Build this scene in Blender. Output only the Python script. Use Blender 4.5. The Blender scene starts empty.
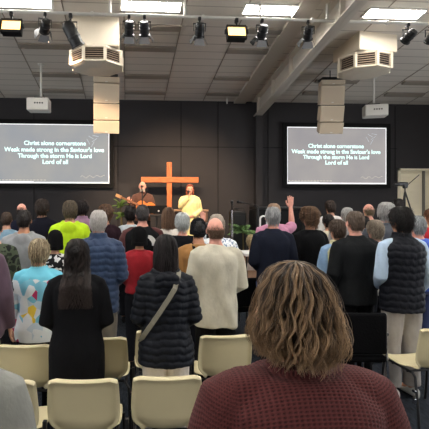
import bpy, math, random
import numpy as np
from mathutils import Vector, Matrix
PI = math.pi
rng = np.random.default_rng(7)
random.seed(7)
scn = bpy.context.scene
COL = scn.collection

# ------------------------------------------------------------------ camera
F = 429.0; CX, CY = 156.0, 203.0; CAMZ = 1.82; YAW = math.radians(3.9)
cam_d = bpy.data.cameras.new('camera'); cam = bpy.data.objects.new('camera', cam_d); COL.objects.link(cam)
cam.location = (0, 0, CAMZ); cam.rotation_euler = (PI/2, 0, -YAW)
cam_d.sensor_width = 36.0; cam_d.lens = 36.0 * F / 429.0
cam_d.shift_x = (214.5 - CX) / 429.0; cam_d.shift_y = (CY - 214.5) / 429.0
cam_d.clip_start = 0.05; cam_d.clip_end = 100
scn.camera = cam
vs = scn.view_settings
vs.view_transform = 'Standard'; vs.look = 'None'; vs.gamma = 1.0; vs.use_curve_mapping = False
vs.exposure = 0.12
scn.cycles.max_bounces = 6

w = bpy.data.worlds.new('world'); scn.world = w; w.use_nodes = True
w.node_tree.nodes['Background'].inputs[0].default_value = (0.93, 0.96, 1.0, 1)
w.node_tree.nodes['Background'].inputs[1].default_value = 5.0

PANEL_E = 50.0        # ceiling panel emission
STAGE_W = 800.0        # stage lamp power

# ------------------------------------------------------------------ pixel -> place helpers
RV = Vector((math.cos(YAW), -math.sin(YAW), 0)); FV = Vector((math.sin(YAW), math.cos(YAW), 0))
def at(px, py, d):
    """point at depth d along the view axis"""
    return Vector((0, 0, CAMZ)) + FV*d + RV*((px-CX)/F*d) + Vector((0, 0, (CY-py)/F*d))
def aty(px, py, Y):
    """point on the plane y = Y"""
    v = FV + RV*((px-CX)/F) + Vector((0, 0, (CY-py)/F))
    return Vector((0, 0, CAMZ)) + v*(Y/v.y)

# ------------------------------------------------------------------ object helpers
def tag(o, label=None, cat=None, group=None, kind=None):
    if label: o['label'] = label
    if cat: o['category'] = cat
    if group: o['group'] = group
    if kind: o['kind'] = kind
    return o
def thing(name, label, cat, loc=(0, 0, 0), rotz=0.0, group=None):
    o = bpy.data.objects.new(name, None); COL.objects.link(o)
    o.empty_display_size = 0.1
    o.location = loc; o.rotation_euler = (0, 0, rotz)
    return tag(o, label, cat, group)
def link(name, me, mat=None, parent=None):
    o = bpy.data.objects.new(name, me); COL.objects.link(o)
    if mat is not None and not me.materials: me.materials.append(mat)
    if parent is not None: o.parent = parent
    return o
def copy_tree(o, parent=None):
    c = o.copy(); COL.objects.link(c); c.parent = parent
    for ch in list(o.children): copy_tree(ch, c)
    return c

class G:
    """collects closed shapes; build() links them as one mesh object"""
    def __init__(s): s.v = []; s.f = []
    def add(s, V, Fc, M=None):
        b = len(s.v)
        if M is not None: V = [M @ Vector(p) for p in V]
        s.v += [tuple(p) for p in V]; s.f += [tuple(b+i for i in f) for f in Fc]; return s
    def box(s, c, size, bev=0.0, M=None, taper=1.0):
        x, y, z = [q/2 for q in size]
        b = min(bev, 0.45*min(size))
        if b <= 0:
            V = [(sx*x*(taper if sz > 0 else 1), sy*y*(taper if sz > 0 else 1), sz*z) for sz in (-1, 1) for sy in (-1, 1) for sx in (-1, 1)]
            Fc = [(0, 2, 3, 1), (4, 5, 7, 6), (0, 1, 5, 4), (2, 6, 7, 3), (0, 4, 6, 2), (1, 3, 7, 5)]
        else:
            import bmesh
            bm = bmesh.new(); bmesh.ops.create_cube(bm, size=1)
            for v in bm.verts:
                t = taper if v.co.z > 0 else 1
                v.co = Vector((v.co.x*2*x*t, v.co.y*2*y*t, v.co.z*2*z))
            bmesh.ops.bevel(bm, geom=bm.edges[:], offset=b, segments=2, affect='EDGES', profile=0.5)
            bm.verts.index_update()
            V = [v.co.copy() for v in bm.verts]; Fc = [[v.index for v in f.verts] for f in bm.faces]; bm.free()
        c = Vector(c)
        V = [Vector(p)+c for p in V]
        return s.add(V, Fc, M)
    def rings(s, R, cap=True, M=None):
        n = len(R[0]); V = [p for r in R for p in r]; Fc = []
        for i in range(len(R)-1):
            for j in range(n):
                k = (j+1) % n
                Fc.append((i*n+j, i*n+k, (i+1)*n+k, (i+1)*n+j))
        if cap: Fc.append(tuple(range(n-1, -1, -1))); Fc.append(tuple((len(R)-1)*n+j for j in range(n)))
        return s.add(V, Fc, M)
    def tube(s, pts, rad, seg=10, round_ends=True, M=None):
        pts = [Vector(p) for p in pts]
        if not hasattr(rad, '__len__'): rad = [rad]*len(pts)
        P = list(pts); Rr = list(rad)
        if round_ends:
            t0 = (pts[0]-pts[1]).normalized(); t1 = (pts[-1]-pts[-2]).normalized()
            a = [pts[0]+t0*rad[0]*math.sin(q) for q in (1.4, 0.95, 0.5)]; ar = [rad[0]*math.cos(q) for q in (1.4, 0.95, 0.5)]
            b = [pts[-1]+t1*rad[-1]*math.sin(q) for q in (0.5, 0.95, 1.4)]; br = [rad[-1]*math.cos(q) for q in (0.5, 0.95, 1.4)]
            P = a+P+b; Rr = ar+Rr+br
        T = []
        for i in range(len(P)):
            t = P[min(i+1, len(P)-1)]-P[max(i-1, 0)]
            T.append(t.normalized() if t.length > 1e-9 else Vector((0, 0, 1)))
        n = T[0].orthogonal().normalized(); R = []
        for i in range(len(P)):
            n = (n - T[i]*n.dot(T[i])); n = n.normalized() if n.length > 1e-6 else T[i].orthogonal().normalized()
            b = T[i].cross(n)
            R.append([P[i]+(n*math.cos(a)+b*math.sin(a))*Rr[i] for a in [2*PI*j/seg for j in range(seg)]])
        return s.rings(R, True, M)
    def ell(s, c, r, nu=14, nv=9, M=None):
        R = []
        for i in range(nv):
            th = PI*(i+0.5)/nv
            R.append([(c[0]+r[0]*math.sin(th)*math.cos(2*PI*j/nu), c[1]+r[1]*math.sin(th)*math.sin(2*PI*j/nu), c[2]-r[2]*math.cos(th)) for j in range(nu)])
        return s.rings(R, True, M)
    def lathe(s, prof, seg=20, c=(0, 0, 0), M=None, ph=0.0):
        R = [[(c[0]+r*math.cos(ph+2*PI*j/seg), c[1]+r*math.sin(ph+2*PI*j/seg), c[2]+z) for j in range(seg)] for r, z in prof]
        return s.rings(R, True, M)
    def prism(s, outline, t0, t1, axis='y', M=None):
        def p(a, b, t): return (a, t, b) if axis == 'y' else ((a, b, t) if axis == 'z' else (t, a, b))
        return s.rings([[p(a, b, t0) for a, b in outline], [p(a, b, t1) for a, b in outline]], True, M)
    def mesh(s, name='m'):
        me = bpy.data.meshes.new(name); me.from_pydata(s.v, [], s.f); me.update()
        return me
    def build(s, name, mat, parent=None, smooth=False, fixn=True):
        import bmesh
        me = s.mesh(name)
        if fixn:
            bm = bmesh.new(); bm.from_mesh(me); bmesh.ops.recalc_face_normals(bm, faces=bm.faces[:]); bm.to_mesh(me); bm.free()
        if smooth:
            me.polygons.foreach_set('use_smooth', [True]*len(me.polygons))
            try: me.set_sharp_from_angle(angle=math.radians(40))
            except Exception: pass
        return link(name, me, mat, parent)

# ------------------------------------------------------------------ materials
_mc = {}
def lin(c):
    return tuple(((x/255)/12.92 if x/255 <= 0.04045 else ((x/255+0.055)/1.055)**2.4) for x in c)
def mat(name, color, rough=0.6, spec=0.4, metal=0.0, var=0.0, vscale=8.0, bump=0.0, bscale=60.0, stretch=(1, 1, 1), emit=None, es=0.0, sheen=0.0, trans=0.0):
    if name.startswith('fabric') and max(color) < .05: color = tuple(c*.55 for c in color); sheen = 0; spec = .12
    key = (name, tuple(color), rough, metal, var, bump, bscale, es)
    if key in _mc: return _mc[key]
    m = bpy.data.materials.new(name); m.use_nodes = True; nt = m.node_tree; N = nt.nodes; L = nt.links
    b = N['Principled BSDF']
    col = tuple(color)+(1,)
    b.inputs['Base Color'].default_value = col; b.inputs['Roughness'].default_value = rough
    b.inputs['Specular IOR Level'].default_value = spec; b.inputs['Metallic'].default_value = metal
    if sheen: b.inputs['Sheen Weight'].default_value = sheen
    if es: b.inputs['Emission Color'].default_value = tuple(emit or color)+(1,); b.inputs['Emission Strength'].default_value = es
    if var or bump:
        tc = N.new('ShaderNodeTexCoord'); mp = N.new('ShaderNodeMapping'); L.new(tc.outputs['Object'], mp.inputs[0])
        mp.inputs['Scale'].default_value = stretch
    if var:
        n = N.new('ShaderNodeTexNoise'); n.inputs['Scale'].default_value = vscale; n.inputs['Detail'].default_value = 4
        L.new(mp.outputs[0], n.inputs['Vector'])
        r = N.new('ShaderNodeValToRGB'); r.color_ramp.elements[0].position = 0.3; r.color_ramp.elements[1].position = 0.7
        r.color_ramp.elements[0].color = tuple(max(0, c*(1-var)) for c in color)+(1,)
        r.color_ramp.elements[1].color = tuple(min(1, c*(1+var)) for c in color)+(1,)
        L.new(n.outputs[0], r.inputs[0]); L.new(r.outputs[0], b.inputs['Base Color'])
    if bump:
        n2 = N.new('ShaderNodeTexNoise'); n2.inputs['Scale'].default_value = bscale; n2.inputs['Detail'].default_value = 3
        L.new(mp.outputs[0], n2.inputs['Vector'])
        bp = N.new('ShaderNodeBump'); bp.inputs['Strength'].default_value = bump; bp.inputs['Distance'].default_value = 0.01
        L.new(n2.outputs[0], bp.inputs['Height']); L.new(bp.outputs[0], b.inputs['Normal'])
    _mc[key] = m
    return m
def cloth(rgb, var=0.12, rough=0.85, bump=0.35, bscale=45, sheen=0.1):
    return mat('fabric_%d_%d_%d' % tuple(rgb), lin(rgb), rough, 0.2, 0, var, 14, bump, bscale, (1, 1, 0.6), sheen=sheen)
def pattern(name, cols, scale=40, kind='voronoi', rough=0.85):
    """cloth printed with blotches of several colours; cols = [(pos, rgb)]"""
    m = bpy.data.materials.new(name); m.use_nodes = True; N = m.node_tree.nodes; L = m.node_tree.links; b = N['Principled BSDF']
    b.inputs['Roughness'].default_value = rough; b.inputs['Specular IOR Level'].default_value = 0.2
    tc = N.new('ShaderNodeTexCoord')
    r = N.new('ShaderNodeValToRGB'); r.color_ramp.interpolation = 'CONSTANT'
    while len(r.color_ramp.elements) < len(cols): r.color_ramp.elements.new(0.5)
    for e, (p, c) in zip(r.color_ramp.elements, cols): e.position = p; e.color = lin(c)+(1,)
    if kind == 'voronoi':
        n = N.new('ShaderNodeTexVoronoi'); n.inputs['Scale'].default_value = scale
        L.new(tc.outputs['Object'], n.inputs['Vector'])
        s = N.new('ShaderNodeSeparateColor'); L.new(n.outputs['Color'], s.inputs[0]); L.new(s.outputs[0], r.inputs[0])
    else:
        n = N.new('ShaderNodeTexNoise'); n.inputs['Scale'].default_value = scale; n.inputs['Detail'].default_value = 2
        L.new(tc.outputs['Object'], n.inputs['Vector']); L.new(n.outputs[0], r.inputs[0])
    L.new(r.outputs[0], b.inputs['Base Color'])
    return m
def hairmat(root, tip, rough=0.42):
    key = ('hair', root, tip, rough)
    if key in _mc: return _mc[key]
    m = bpy.data.materials.new('hair'); m.use_nodes = True; N = m.node_tree.nodes; L = m.node_tree.links; b = N['Principled BSDF']
    b.inputs['Roughness'].default_value = rough; b.inputs['Specular IOR Level'].default_value = 0.35
    a = N.new('ShaderNodeAttribute'); a.attribute_name = 'tint'
    s = N.new('ShaderNodeSeparateXYZ'); L.new(a.outputs['Vector'], s.inputs[0])
    mx = N.new('ShaderNodeMix'); mx.data_type = 'RGBA'; mx.inputs[6].default_value = lin(root)+(1,); mx.inputs[7].default_value = lin(tip)+(1,)
    L.new(s.outputs[0], mx.inputs[0]); L.new(mx.outputs[2], b.inputs['Base Color'])
    _mc[key] = m
    return m
SKIN = {'fair': lin((214, 160, 132)), 'tan': lin((190, 135, 105)), 'pink': lin((220, 158, 140)), 'dark': lin((140, 95, 70))}
def skinmat(k):
    m = mat('skin_'+k, SKIN[k], 0.5, 0.35, 0, 0.08, 25, 0.1, 90)
    return m
# ------------------------------------------------------------------ people
def volume(g, voxel, smooth=3, xf=None):
    """fuses overlapping closed shapes into one continuous surface"""
    me = g.mesh('tmp'); o = bpy.data.objects.new('tmp', me); COL.objects.link(o)
    r = o.modifiers.new('r', 'REMESH'); r.mode = 'VOXEL'; r.voxel_size = voxel; r.use_smooth_shade = True
    if smooth:
        s = o.modifiers.new('s', 'SMOOTH'); s.iterations = smooth; s.factor = 0.5
    dg = bpy.context.evaluated_depsgraph_get()
    out = bpy.data.meshes.new_from_object(o.evaluated_get(dg))
    bpy.data.objects.remove(o); bpy.data.meshes.remove(me)
    return out
def vco(me):
    a = np.empty(len(me.vertices)*3, dtype=np.float32); me.vertices.foreach_get('co', a); return a.reshape(-1, 3).astype(float)
def vno(me):
    a = np.empty(len(me.vertices)*3, dtype=np.float32); me.vertices.foreach_get('normal', a); return a.reshape(-1, 3).astype(float)
def setco(me, c): me.vertices.foreach_set('co', c.astype(np.float32).ravel()); me.update()

def folds(c, seed, amp):
    r = np.random.default_rng(seed); h = np.zeros(len(c))
    for k in range(7):
        f = r.uniform(9, 30); a = r.uniform(-0.7, 0.7); ph = r.uniform(0, 6.28); wob = r.uniform(1, 3)
        u = c[:, 0]*math.cos(a)+c[:, 2]*math.sin(a)*1.2+c[:, 1]*0.6+0.03*np.sin(c[:, 2]*wob*5+ph)
        h += np.maximum(0, np.sin(u*f+ph))**2*r.uniform(0.3, 1)/(1+k*0.2)
    return (h-h.mean())*amp

def hand(g, wrist, u, v, curl=0.3, s=1.0, spread=0.12):
    """palm and five fingers; u along the hand, v towards the thumb side"""
    u = Vector(u).normalized(); v = Vector(v); v = (v-u*v.dot(u)).normalized(); n = u.cross(v)
    w0 = Vector(wrist)
    R = []
    for t, hw, ht in ((-0.01, 0.022, 0.019), (0.02, 0.03, 0.018), (0.05, 0.039, 0.016), (0.085, 0.041, 0.014), (0.098, 0.036, 0.010)):
        c = w0+u*t*s
        R.append([c+(v*math.cos(a)*hw+n*math.sin(a)*ht)*s for a in [2*PI*j/12 for j in range(12)]])
    g.rings(R)
    for k, (off, L) in enumerate(((0.03, 0.070), (0.010, 0.079), (-0.010, 0.073), (-0.029, 0.057))):
        b = w0+u*0.086*s+v*off*s
        d0 = (u+v*off*spread*30).normalized(); pts = [b]; dirn = d0
        for j, fr in enumerate((0.45, 0.3, 0.25)):
            ang = curl*(0.6+0.5*j)
            dirn = (dirn*math.cos(ang)+n*math.sin(ang)).normalized()
            pts.append(pts[-1]+dirn*L*fr*s)
        g.tube(pts, [0.0098*s, 0.0092*s, 0.0085*s, 0.0072*s], 8)
    b = w0+u*0.025*s+v*0.026*s
    d = (u*0.65+v*0.7+n*0.25).normalized(); p1 = b+d*0.035*s; d2 = (u*0.85+v*0.4+n*0.3).normalized(); p2 = p1+d2*0.03*s; p3 = p2+(u*0.95+v*0.15+n*0.35).normalized()*0.025*s
    g.tube([b, p1, p2, p3], [0.014*s, 0.0115*s, 0.010*s, 0.0082*s], 8)

ARMS = {  # elbow, wrist, hand direction, thumb direction for the +x side; mirrored for -x
    'down':  ((0.232, -0.015, 1.13), (0.245, 0.065, 0.88), (0, 0.15, -1), (-0.3, 1, 0)),
    'clasp': ((0.232, -0.03, 1.13), (0.10, 0.20, 1.00), (-1, 0.25, -0.2), (0, 0.3, 1)),
    'pocket': ((0.248, -0.05, 1.13), (0.215, 0.09, 0.93), (-0.2, 0.4, -1), (-0.6, 0.6, 0)),
    'raise': ((0.27, 0.16, 1.38), (0.235, 0.22, 1.62), (-0.05, 0.05, 1), (-1, 0.2, 0)),
    'high':  ((0.285, 0.06, 1.50), (0.27, 0.10, 1.765), (-0.05, 0.02, 1), (-1, 0.1, 0)),
    'book':  ((0.235, 0.03, 1.14), (0.13, 0.27, 1.12), (-0.7, 0.8, 0.1), (0, 0.2, 1)),
}
HC = (0.0, 0.02, 1.635)     # head centre at 1.755 m height
def torso_rings(sex, wd, t, z0, z1, flare=0.0, n=28):
    if sex == 'm':
        T = [(0.45, .155, .115, 0), (0.80, .165, .12, 0), (0.93, .168, .122, 0), (1.08, .158, .112, 0), (1.22, .17, .118, -.002), (1.34, .182, .12, -.008), (1.41, .165, .098, -.014), (1.455, .115, .075, -.014), (1.49, .075, .06, -.008), (1.53, .058, .058, 0)]
    else:
        T = [(0.45, .165, .12, 0), (0.80, .175, .125, 0), (0.92, .176, .128, 0), (1.07, .142, .105, 0), (1.20, .148, .115, .004), (1.32, .158, .118, .002), (1.40, .148, .09, -.012), (1.445, .10, .07, -.014), (1.48, .065, .054, -.006), (1.53, .05, .052, 0)]
    zs = np.array([q[0] for q in T]); R = []
    N = max(4, int((z1-z0)/0.035))
    for z in np.linspace(z0, z1, N):
        hx = np.interp(z, zs, [q[1] for q in T]); hy = np.interp(z, zs, [q[2] for q in T]); yo = np.interp(z, zs, [q[3] for q in T])
        k = wd if z < 1.42 else 1+(wd-1)*max(0, (1.53-z)/0.11)
        fl = flare*max(0, (1.05-z)/0.4)
        tt = t*(1 if z < 1.43 else max(0.35, 1-(z-1.43)/0.09*0.6))
        hx = hx*k+tt+fl; hy = hy*(1+(k-1)*1.2)+tt+fl*0.8
        e = 2.35
        ring = []
        for j in range(n):
            a = 2*PI*j/n; ca, sa = math.cos(a), math.sin(a)
            ring.append((hx*math.copysign(abs(ca)**(2/e), ca), yo+hy*math.copysign(abs(sa)**(2/e), sa), z))
        R.append(ring)
    return R
def armpts(sex, wd, side, pose):
    el, wr, hd, th = ARMS[pose] if isinstance(pose, str) else pose
    sx = (0.178 if sex == 'm' else 0.156)*wd; k = wd if sex == 'm' else wd*0.93
    sh = Vector((side*sx, -0.008, 1.405))
    e = Vector((side*(el[0]*k), el[1], el[2])); w_ = Vector((side*wr[0]*k, wr[1], wr[2]))
    return sh, e, w_, Vector((side*hd[0], hd[1], hd[2])), Vector((side*th[0], th[1], th[2]))
def legpts(side, spread=0.0):
    return [Vector((side*0.085, 0, 0.90)), Vector((side*(0.095+spread), 0.01, 0.49)), Vector((side*(0.10+spread*1.5), -0.01, 0.09))]

# hair profiles: (rho, z) measured from the head centre, then ordered from the crown down
PROF = {
    'short': [(0, .127), (.04, .121), (.066, .10), (.083, .055), (.0865, .01), (.081, -.035), (.068, -.075)],
    'full':  [(0, .138), (.045, .131), (.076, .105), (.094, .055), (.097, .0), (.091, -.045), (.072, -.09)],
    'bob':   [(0, .132), (.045, .124), (.076, .095), (.094, .045), (.098, -.01), (.10, -.07), (.098, -.13), (.088, -.165)],
    'long':  [(0, .132), (.045, .124), (.076, .095), (.092, .045), (.095, -.01), (.092, -.08), (.095, -.17), (.105, -.27), (.11, -.37)],
    'curly': [(0, .142), (.05, .134), (.082, .108), (.104, .055), (.108, .0), (.10, -.05), (.08, -.095)],
    'front': [(0, .124), (.035, .119), (.064, .100), (.083, .066), (.092, .022), (.098, -.015), (.099, -.038), (.090, -.060), (.080, -.074)],
}
def profile_fn(prof, ys=1.2):
    P = np.array(prof); seg = np.hypot(np.diff(P[:, 0]), np.diff(P[:, 1])); S = np.concatenate([[0], np.cumsum(seg)])
    def f(s):
        return np.interp(s, S, P[:, 0]), np.interp(s, S, P[:, 1])
    return f, S[-1], S
def face_ok(phi, z, style, age=0.0):
    """phi measured from the face direction (+y); True where hair grows"""
    a = np.abs((phi+PI) % (2*PI)-PI)*180/PI
    low = np.where(a < 58, 0.062+age, np.where(a < 80, 0.062+age-(a-58)/22*0.07, -0.01-(a-80)/35*0.02))
    if style in ('bob', 'long', 'front'):
        low = np.where(a < 55, 0.065, np.where(a < 72, 0.065-(a-55)/17*0.2, -2.0))
    else:
        low = np.where(a > 112, -2.0, low)
    return z > low
def hair(parent, root, tip, style='short', n=420, length=0.05, wave=0.0015, lam=0.05, rad=0.0016, bald=None, S=1.0, off=(0, 0, 0), depth=0.16, clump=0, seed=1, name='hair', seg=8, hx=1.0, hz=1.0, rough=0.42, contrast=0.25, frizz=0.0):
    r = np.random.default_rng(seed); prof, L, SS = profile_fn(PROF[style]); c = np.array(HC)+np.array(off)+np.array((0, -.014, .002))
    YS = 1.22
    if style in ('short', 'full', 'curly'): depth = min(depth, .07)
    m = hairmat(root, tip, rough)
    # strands
    M = n*3
    phi = r.uniform(-PI, PI, M); s0 = (r.uniform(0, 1, M)**0.75)*L*0.97
    if style in ('bob', 'long', 'front'): s0 = r.uniform(0, 1, M)**1.3*L*0.55
    _, z0 = prof(s0)
    ok = face_ok(phi, z0, style)
    if bald is not None: ok &= (z0 < bald+0.012*np.sin(phi*2+1)+0.012*r.standard_normal(M))
    phi, s0 = phi[ok][:n], s0[ok][:n]; n = len(phi)
    ln = length*r.uniform(0.75, 1.15, n)
    if style in ('bob', 'long', 'front'): ln = np.minimum(L-s0+r.uniform(-0.03, 0.024, n)**1, ln*10)
    K = seg+1
    t = np.linspace(0, 1, K)[None, :]
    s = s0[:, None]+ln[:, None]*t
    rho, z = prof(np.minimum(s, L)); over = np.maximum(0, s-L); z = z-over
    if clump:
        ci = r.integers(0, clump, n); cp = np.linspace(-PI, PI, clump, endpoint=False)
        ci = ((phi+PI)/(2*PI)*clump).astype(int) % clump
        ctr = cp[ci]+PI/clump
        lay = (s0/L*3).astype(int)
        phc = r.uniform(0, 2*PI, (clump, 5))[ci, np.clip(lay, 0, 4)]
        pull = 0.72*np.minimum(1, t*1.3)
        ph2 = phi[:, None]*(1-pull)+ctr[:, None]*pull
        cd = r.uniform(-1, 1, (clump, 5))[ci, np.clip(lay, 0, 4)]
        shade = r.uniform(0, 1, (clump, 5))[ci, np.clip(lay, 0, 4)]
    else:
        ph2 = phi[:, None]+0*t; phc = r.uniform(0, 2*PI, n); cd = r.uniform(-1, 1, n); shade = r.uniform(0, 1, n)
    dpt = (1-depth*r.uniform(0, 1, n))[:, None]
    amp = wave*np.minimum(1, 0.25+t*1.2)*(0.7+0.6*r.uniform(0, 1, n))[:, None]
    arg = 2*PI*s/(lam*(0.85+0.3*((cd+1)/2)))[:, None]+phc[:, None]
    wv = amp*np.sin(arg); wr = amp*0.8*np.cos(arg)
    rr = rho*dpt+wr*dpt+cd[:, None]*0.004*t*(1 if clump else 0.3)
    lift = r.uniform(0, 1, n)[:, None]**6*frizz*t
    rr = rr+lift
    rho_safe = np.maximum(rho, 0.02)
    ph3 = ph2+wv/rho_safe
    if style in ('bob', 'long', 'front'):     # curtains open around the face
        ap = np.abs((ph3+PI) % (2*PI)-PI); lim = np.radians(80)*np.clip((.118-z)/.05, 0, 1)
        ph3 = np.where(np.sin(ph3) >= 0, 1, -1)*np.maximum(ap, lim)
    X = rr*np.sin(ph3)*hx; Y = rr*np.cos(ph3)*YS; Z = z*hz*(1-(1-dpt)*0.5*(z > 0))
    if style == 'long':   # falls behind the shoulders and down the back
        f = np.clip((-0.12-z)/0.1, 0, 1)
        Y = Y*(1-f)+(-0.135-0.02*dpt-0.02*r.uniform(0, 1, n)[:, None])*f
    P = np.stack([X, Y, Z], -1)+c
    T = np.gradient(P, axis=1); T /= np.linalg.norm(T, axis=2, keepdims=True)+1e-9
    out = P-c; out[..., 2] *= 0.5; out /= np.linalg.norm(out, axis=2, keepdims=True)+1e-9
    B = np.cross(T, out); B /= np.linalg.norm(B, axis=2, keepdims=True)+1e-9
    Nn = np.cross(B, T)
    rd = (rad*r.uniform(0.7, 1.3, n))[:, None]*(1-0.75*t**2)
    V = []
    for j in range(3):
        a = 2*PI*j/3+PI/2
        V.append(P+(B*math.cos(a)+Nn*math.sin(a))*rd[..., None])
    V = np.stack(V, 2)        # n,K,3sides,3
    tint = np.clip((0.1+0.75*t+contrast*(shade[:, None]-0.5)*2+0.12*r.standard_normal(n)[:, None]), 0, 1)
    tint = np.repeat(tint[:, :, None], 3, axis=2).ravel()
    verts = V.reshape(-1, 3)
    idx = np.arange(n*K*3).reshape(n, K, 3)
    a_ = idx[:, :-1, :]; b_ = np.roll(idx, -1, axis=2)[:, :-1, :]; c_ = np.roll(idx, -1, axis=2)[:, 1:, :]; d_ = idx[:, 1:, :]
    faces = np.stack([a_, b_, c_, d_], -1).reshape(-1, 4)
    # under-layer surface
    nu, nv = 48, 26
    phg = np.linspace(-PI, PI, nu, endpoint=False); sg = np.linspace(0, L*(1.0 if style not in ('bob', 'long', 'front') else 0.95), nv)
    PH, SG = np.meshgrid(phg, sg, indexing='ij'); rh, zz = prof(SG)
    inn = face_ok(PH, zz, style)
    if bald is not None: inn &= (zz < bald-.022)
    k = np.where(inn, 1-depth*0.75, 0.55)
    # soften
    for _ in range(1): k = (k+np.roll(k, 1, 0)+np.roll(k, -1, 0))/3
    gx = rh*k*np.sin(PH)*hx; gy = rh*k*np.cos(PH)*YS; gz = zz*hz*np.where(inn, 1-depth*0.35, 0.6)
    if style == 'long':
        f = np.clip((-0.12-zz)/0.1, 0, 1); gy = gy*(1-f)+(-0.135)*f+0.012*np.cos(PH)*f
    gv = (np.stack([gx, gy, gz], -1)+c).reshape(-1, 3)
    gi = np.arange(nu*nv).reshape(nu, nv)+len(verts)
    q = np.stack([gi[:, :-1], np.roll(gi, -1, 0)[:, :-1], np.roll(gi, -1, 0)[:, 1:], gi[:, 1:]], -1).reshape(-1, 4)
    gt = np.full(nu*nv, 0.08)
    verts = np.concatenate([verts, gv])*S; faces = np.concatenate([faces, q]); tint = np.concatenate([tint, gt])
    me = bpy.data.meshes.new(name)
    me.vertices.add(len(verts)); me.vertices.foreach_set('co', verts.astype(np.float32).ravel())
    me.loops.add(faces.size); me.loops.foreach_set('vertex_index', faces.astype(np.int32).ravel())
    me.polygons.add(len(faces)); me.polygons.foreach_set('loop_start', np.arange(0, faces.size, 4, dtype=np.int32))
    me.update(calc_edges=True)
    me.polygons.foreach_set('use_smooth', [True]*len(faces))
    at_ = me.attributes.new('tint', 'FLOAT_VECTOR', 'POINT')
    tv = np.zeros((len(tint), 3), dtype=np.float32); tv[:, 0] = tint
    at_.data.foreach_set('vector', tv.ravel())
    me.validate()
    return link(name, me, m, parent)

def body_mesh(sex, wd, poses, vox, S, jaw=1.0, seated=False, female_face=False):
    g = G()
    g.rings(torso_rings(sex, wd*0.97, -0.004, 0.84, 1.53))
    g.tube([(0, -0.005, 1.44), (0, 0.0, 1.50), (0, 0.012, 1.58)], [0.062 if sex == 'm' else 0.05, 0.057 if sex == 'm' else 0.046, 0.055 if sex == 'm' else 0.046], 14)
    hx, hy, hz = HC
    # skull, jaw, nose, ears
    g.ell((hx, hy-0.008, hz+0.02), (.074, .094, .098), 20, 14)
    R = []
    for t, a, b, yo in ((0.03, .068, .080, .008), (-0.02, .063, .076, .012), (-.06, .053, .066, .018), (-.09, .040, .05, .028), (-.108, .022, .03, .04)):
        R.append([(a*jaw*math.cos(q), hy+yo+b*math.sin(q), hz+t) for q in [2*PI*j/18 for j in range(18)]])
    g.rings(R)
    g.tube([(0, hy+.092, hz+.025), (0, hy+.107, hz-.005), (0, hy+.114, hz-.022)], [.008, .010, .0125], 8)
    g.tube([(-.022, hy+.088, hz-.052), (0, hy+.095, hz-.05), (.022, hy+.088, hz-.052)], .008, 8)
    for s in (-1, 1):
        g.ell((s*.078, hy-.004, hz-.005), (.011, .019, .031), 10, 8)
        g.ell((s*.03, hy+.078, hz+.0), (.016, .014, .011), 8, 6)
        g.tube([(s*.012, hy+.088, hz+.032), (s*.045, hy+.078, hz+.034)], .008, 6)
    for side in (-1, 1):
        sh, e, w_, hd, th = armpts(sex, wd, side, poses[0 if side < 0 else 1])
        k = 1.0 if sex == 'm' else 0.86
        mid = sh.lerp(e, 0.45); m2 = e.lerp(w_, 0.3)
        g.tube([Vector((sh.x*.45, -.01, 1.425)), sh, mid, e, m2, w_], [.05*k, .052*k, .047*k, .039*k, .041*k, .026*k], 12)
        hand(g, w_, hd, th, 0.28 if isinstance(poses[0 if side < 0 else 1], str) else 0.07, 0.98 if sex == 'm' else 0.9)
    if not seated:
        for side in (-1, 1):
            p = legpts(side)
            g.tube([p[0], p[0].lerp(p[1], .5), p[1], p[1].lerp(p[2], .35), p[2]], [.085, .075, .055, .054, .036], 12)
            g.tube([(p[2].x, -0.03, 0.045), (p[2].x, 0.08, 0.04), (p[2].x, 0.16, 0.03)], [.034, .036, .026], 10)
    else:
        for side in (-1, 1):
            a = Vector((side*0.09, 0.02, 0.90)); k_ = Vector((side*0.11, 0.45, 0.92)); f = Vector((side*0.11, 0.47, 0.50))
            g.tube([a, a.lerp(k_, .5), k_, k_.lerp(f, .4), f], [.085, .078, .055, .052, .036], 12)
            g.tube([(f.x, 0.44, 0.455), (f.x, 0.55, 0.45), (f.x, 0.63, 0.44)], [.034, .036, .026], 10)
    me = volume(g, vox, 2)
    c = vco(me)
    setco(me, c*S)
    return me

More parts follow.
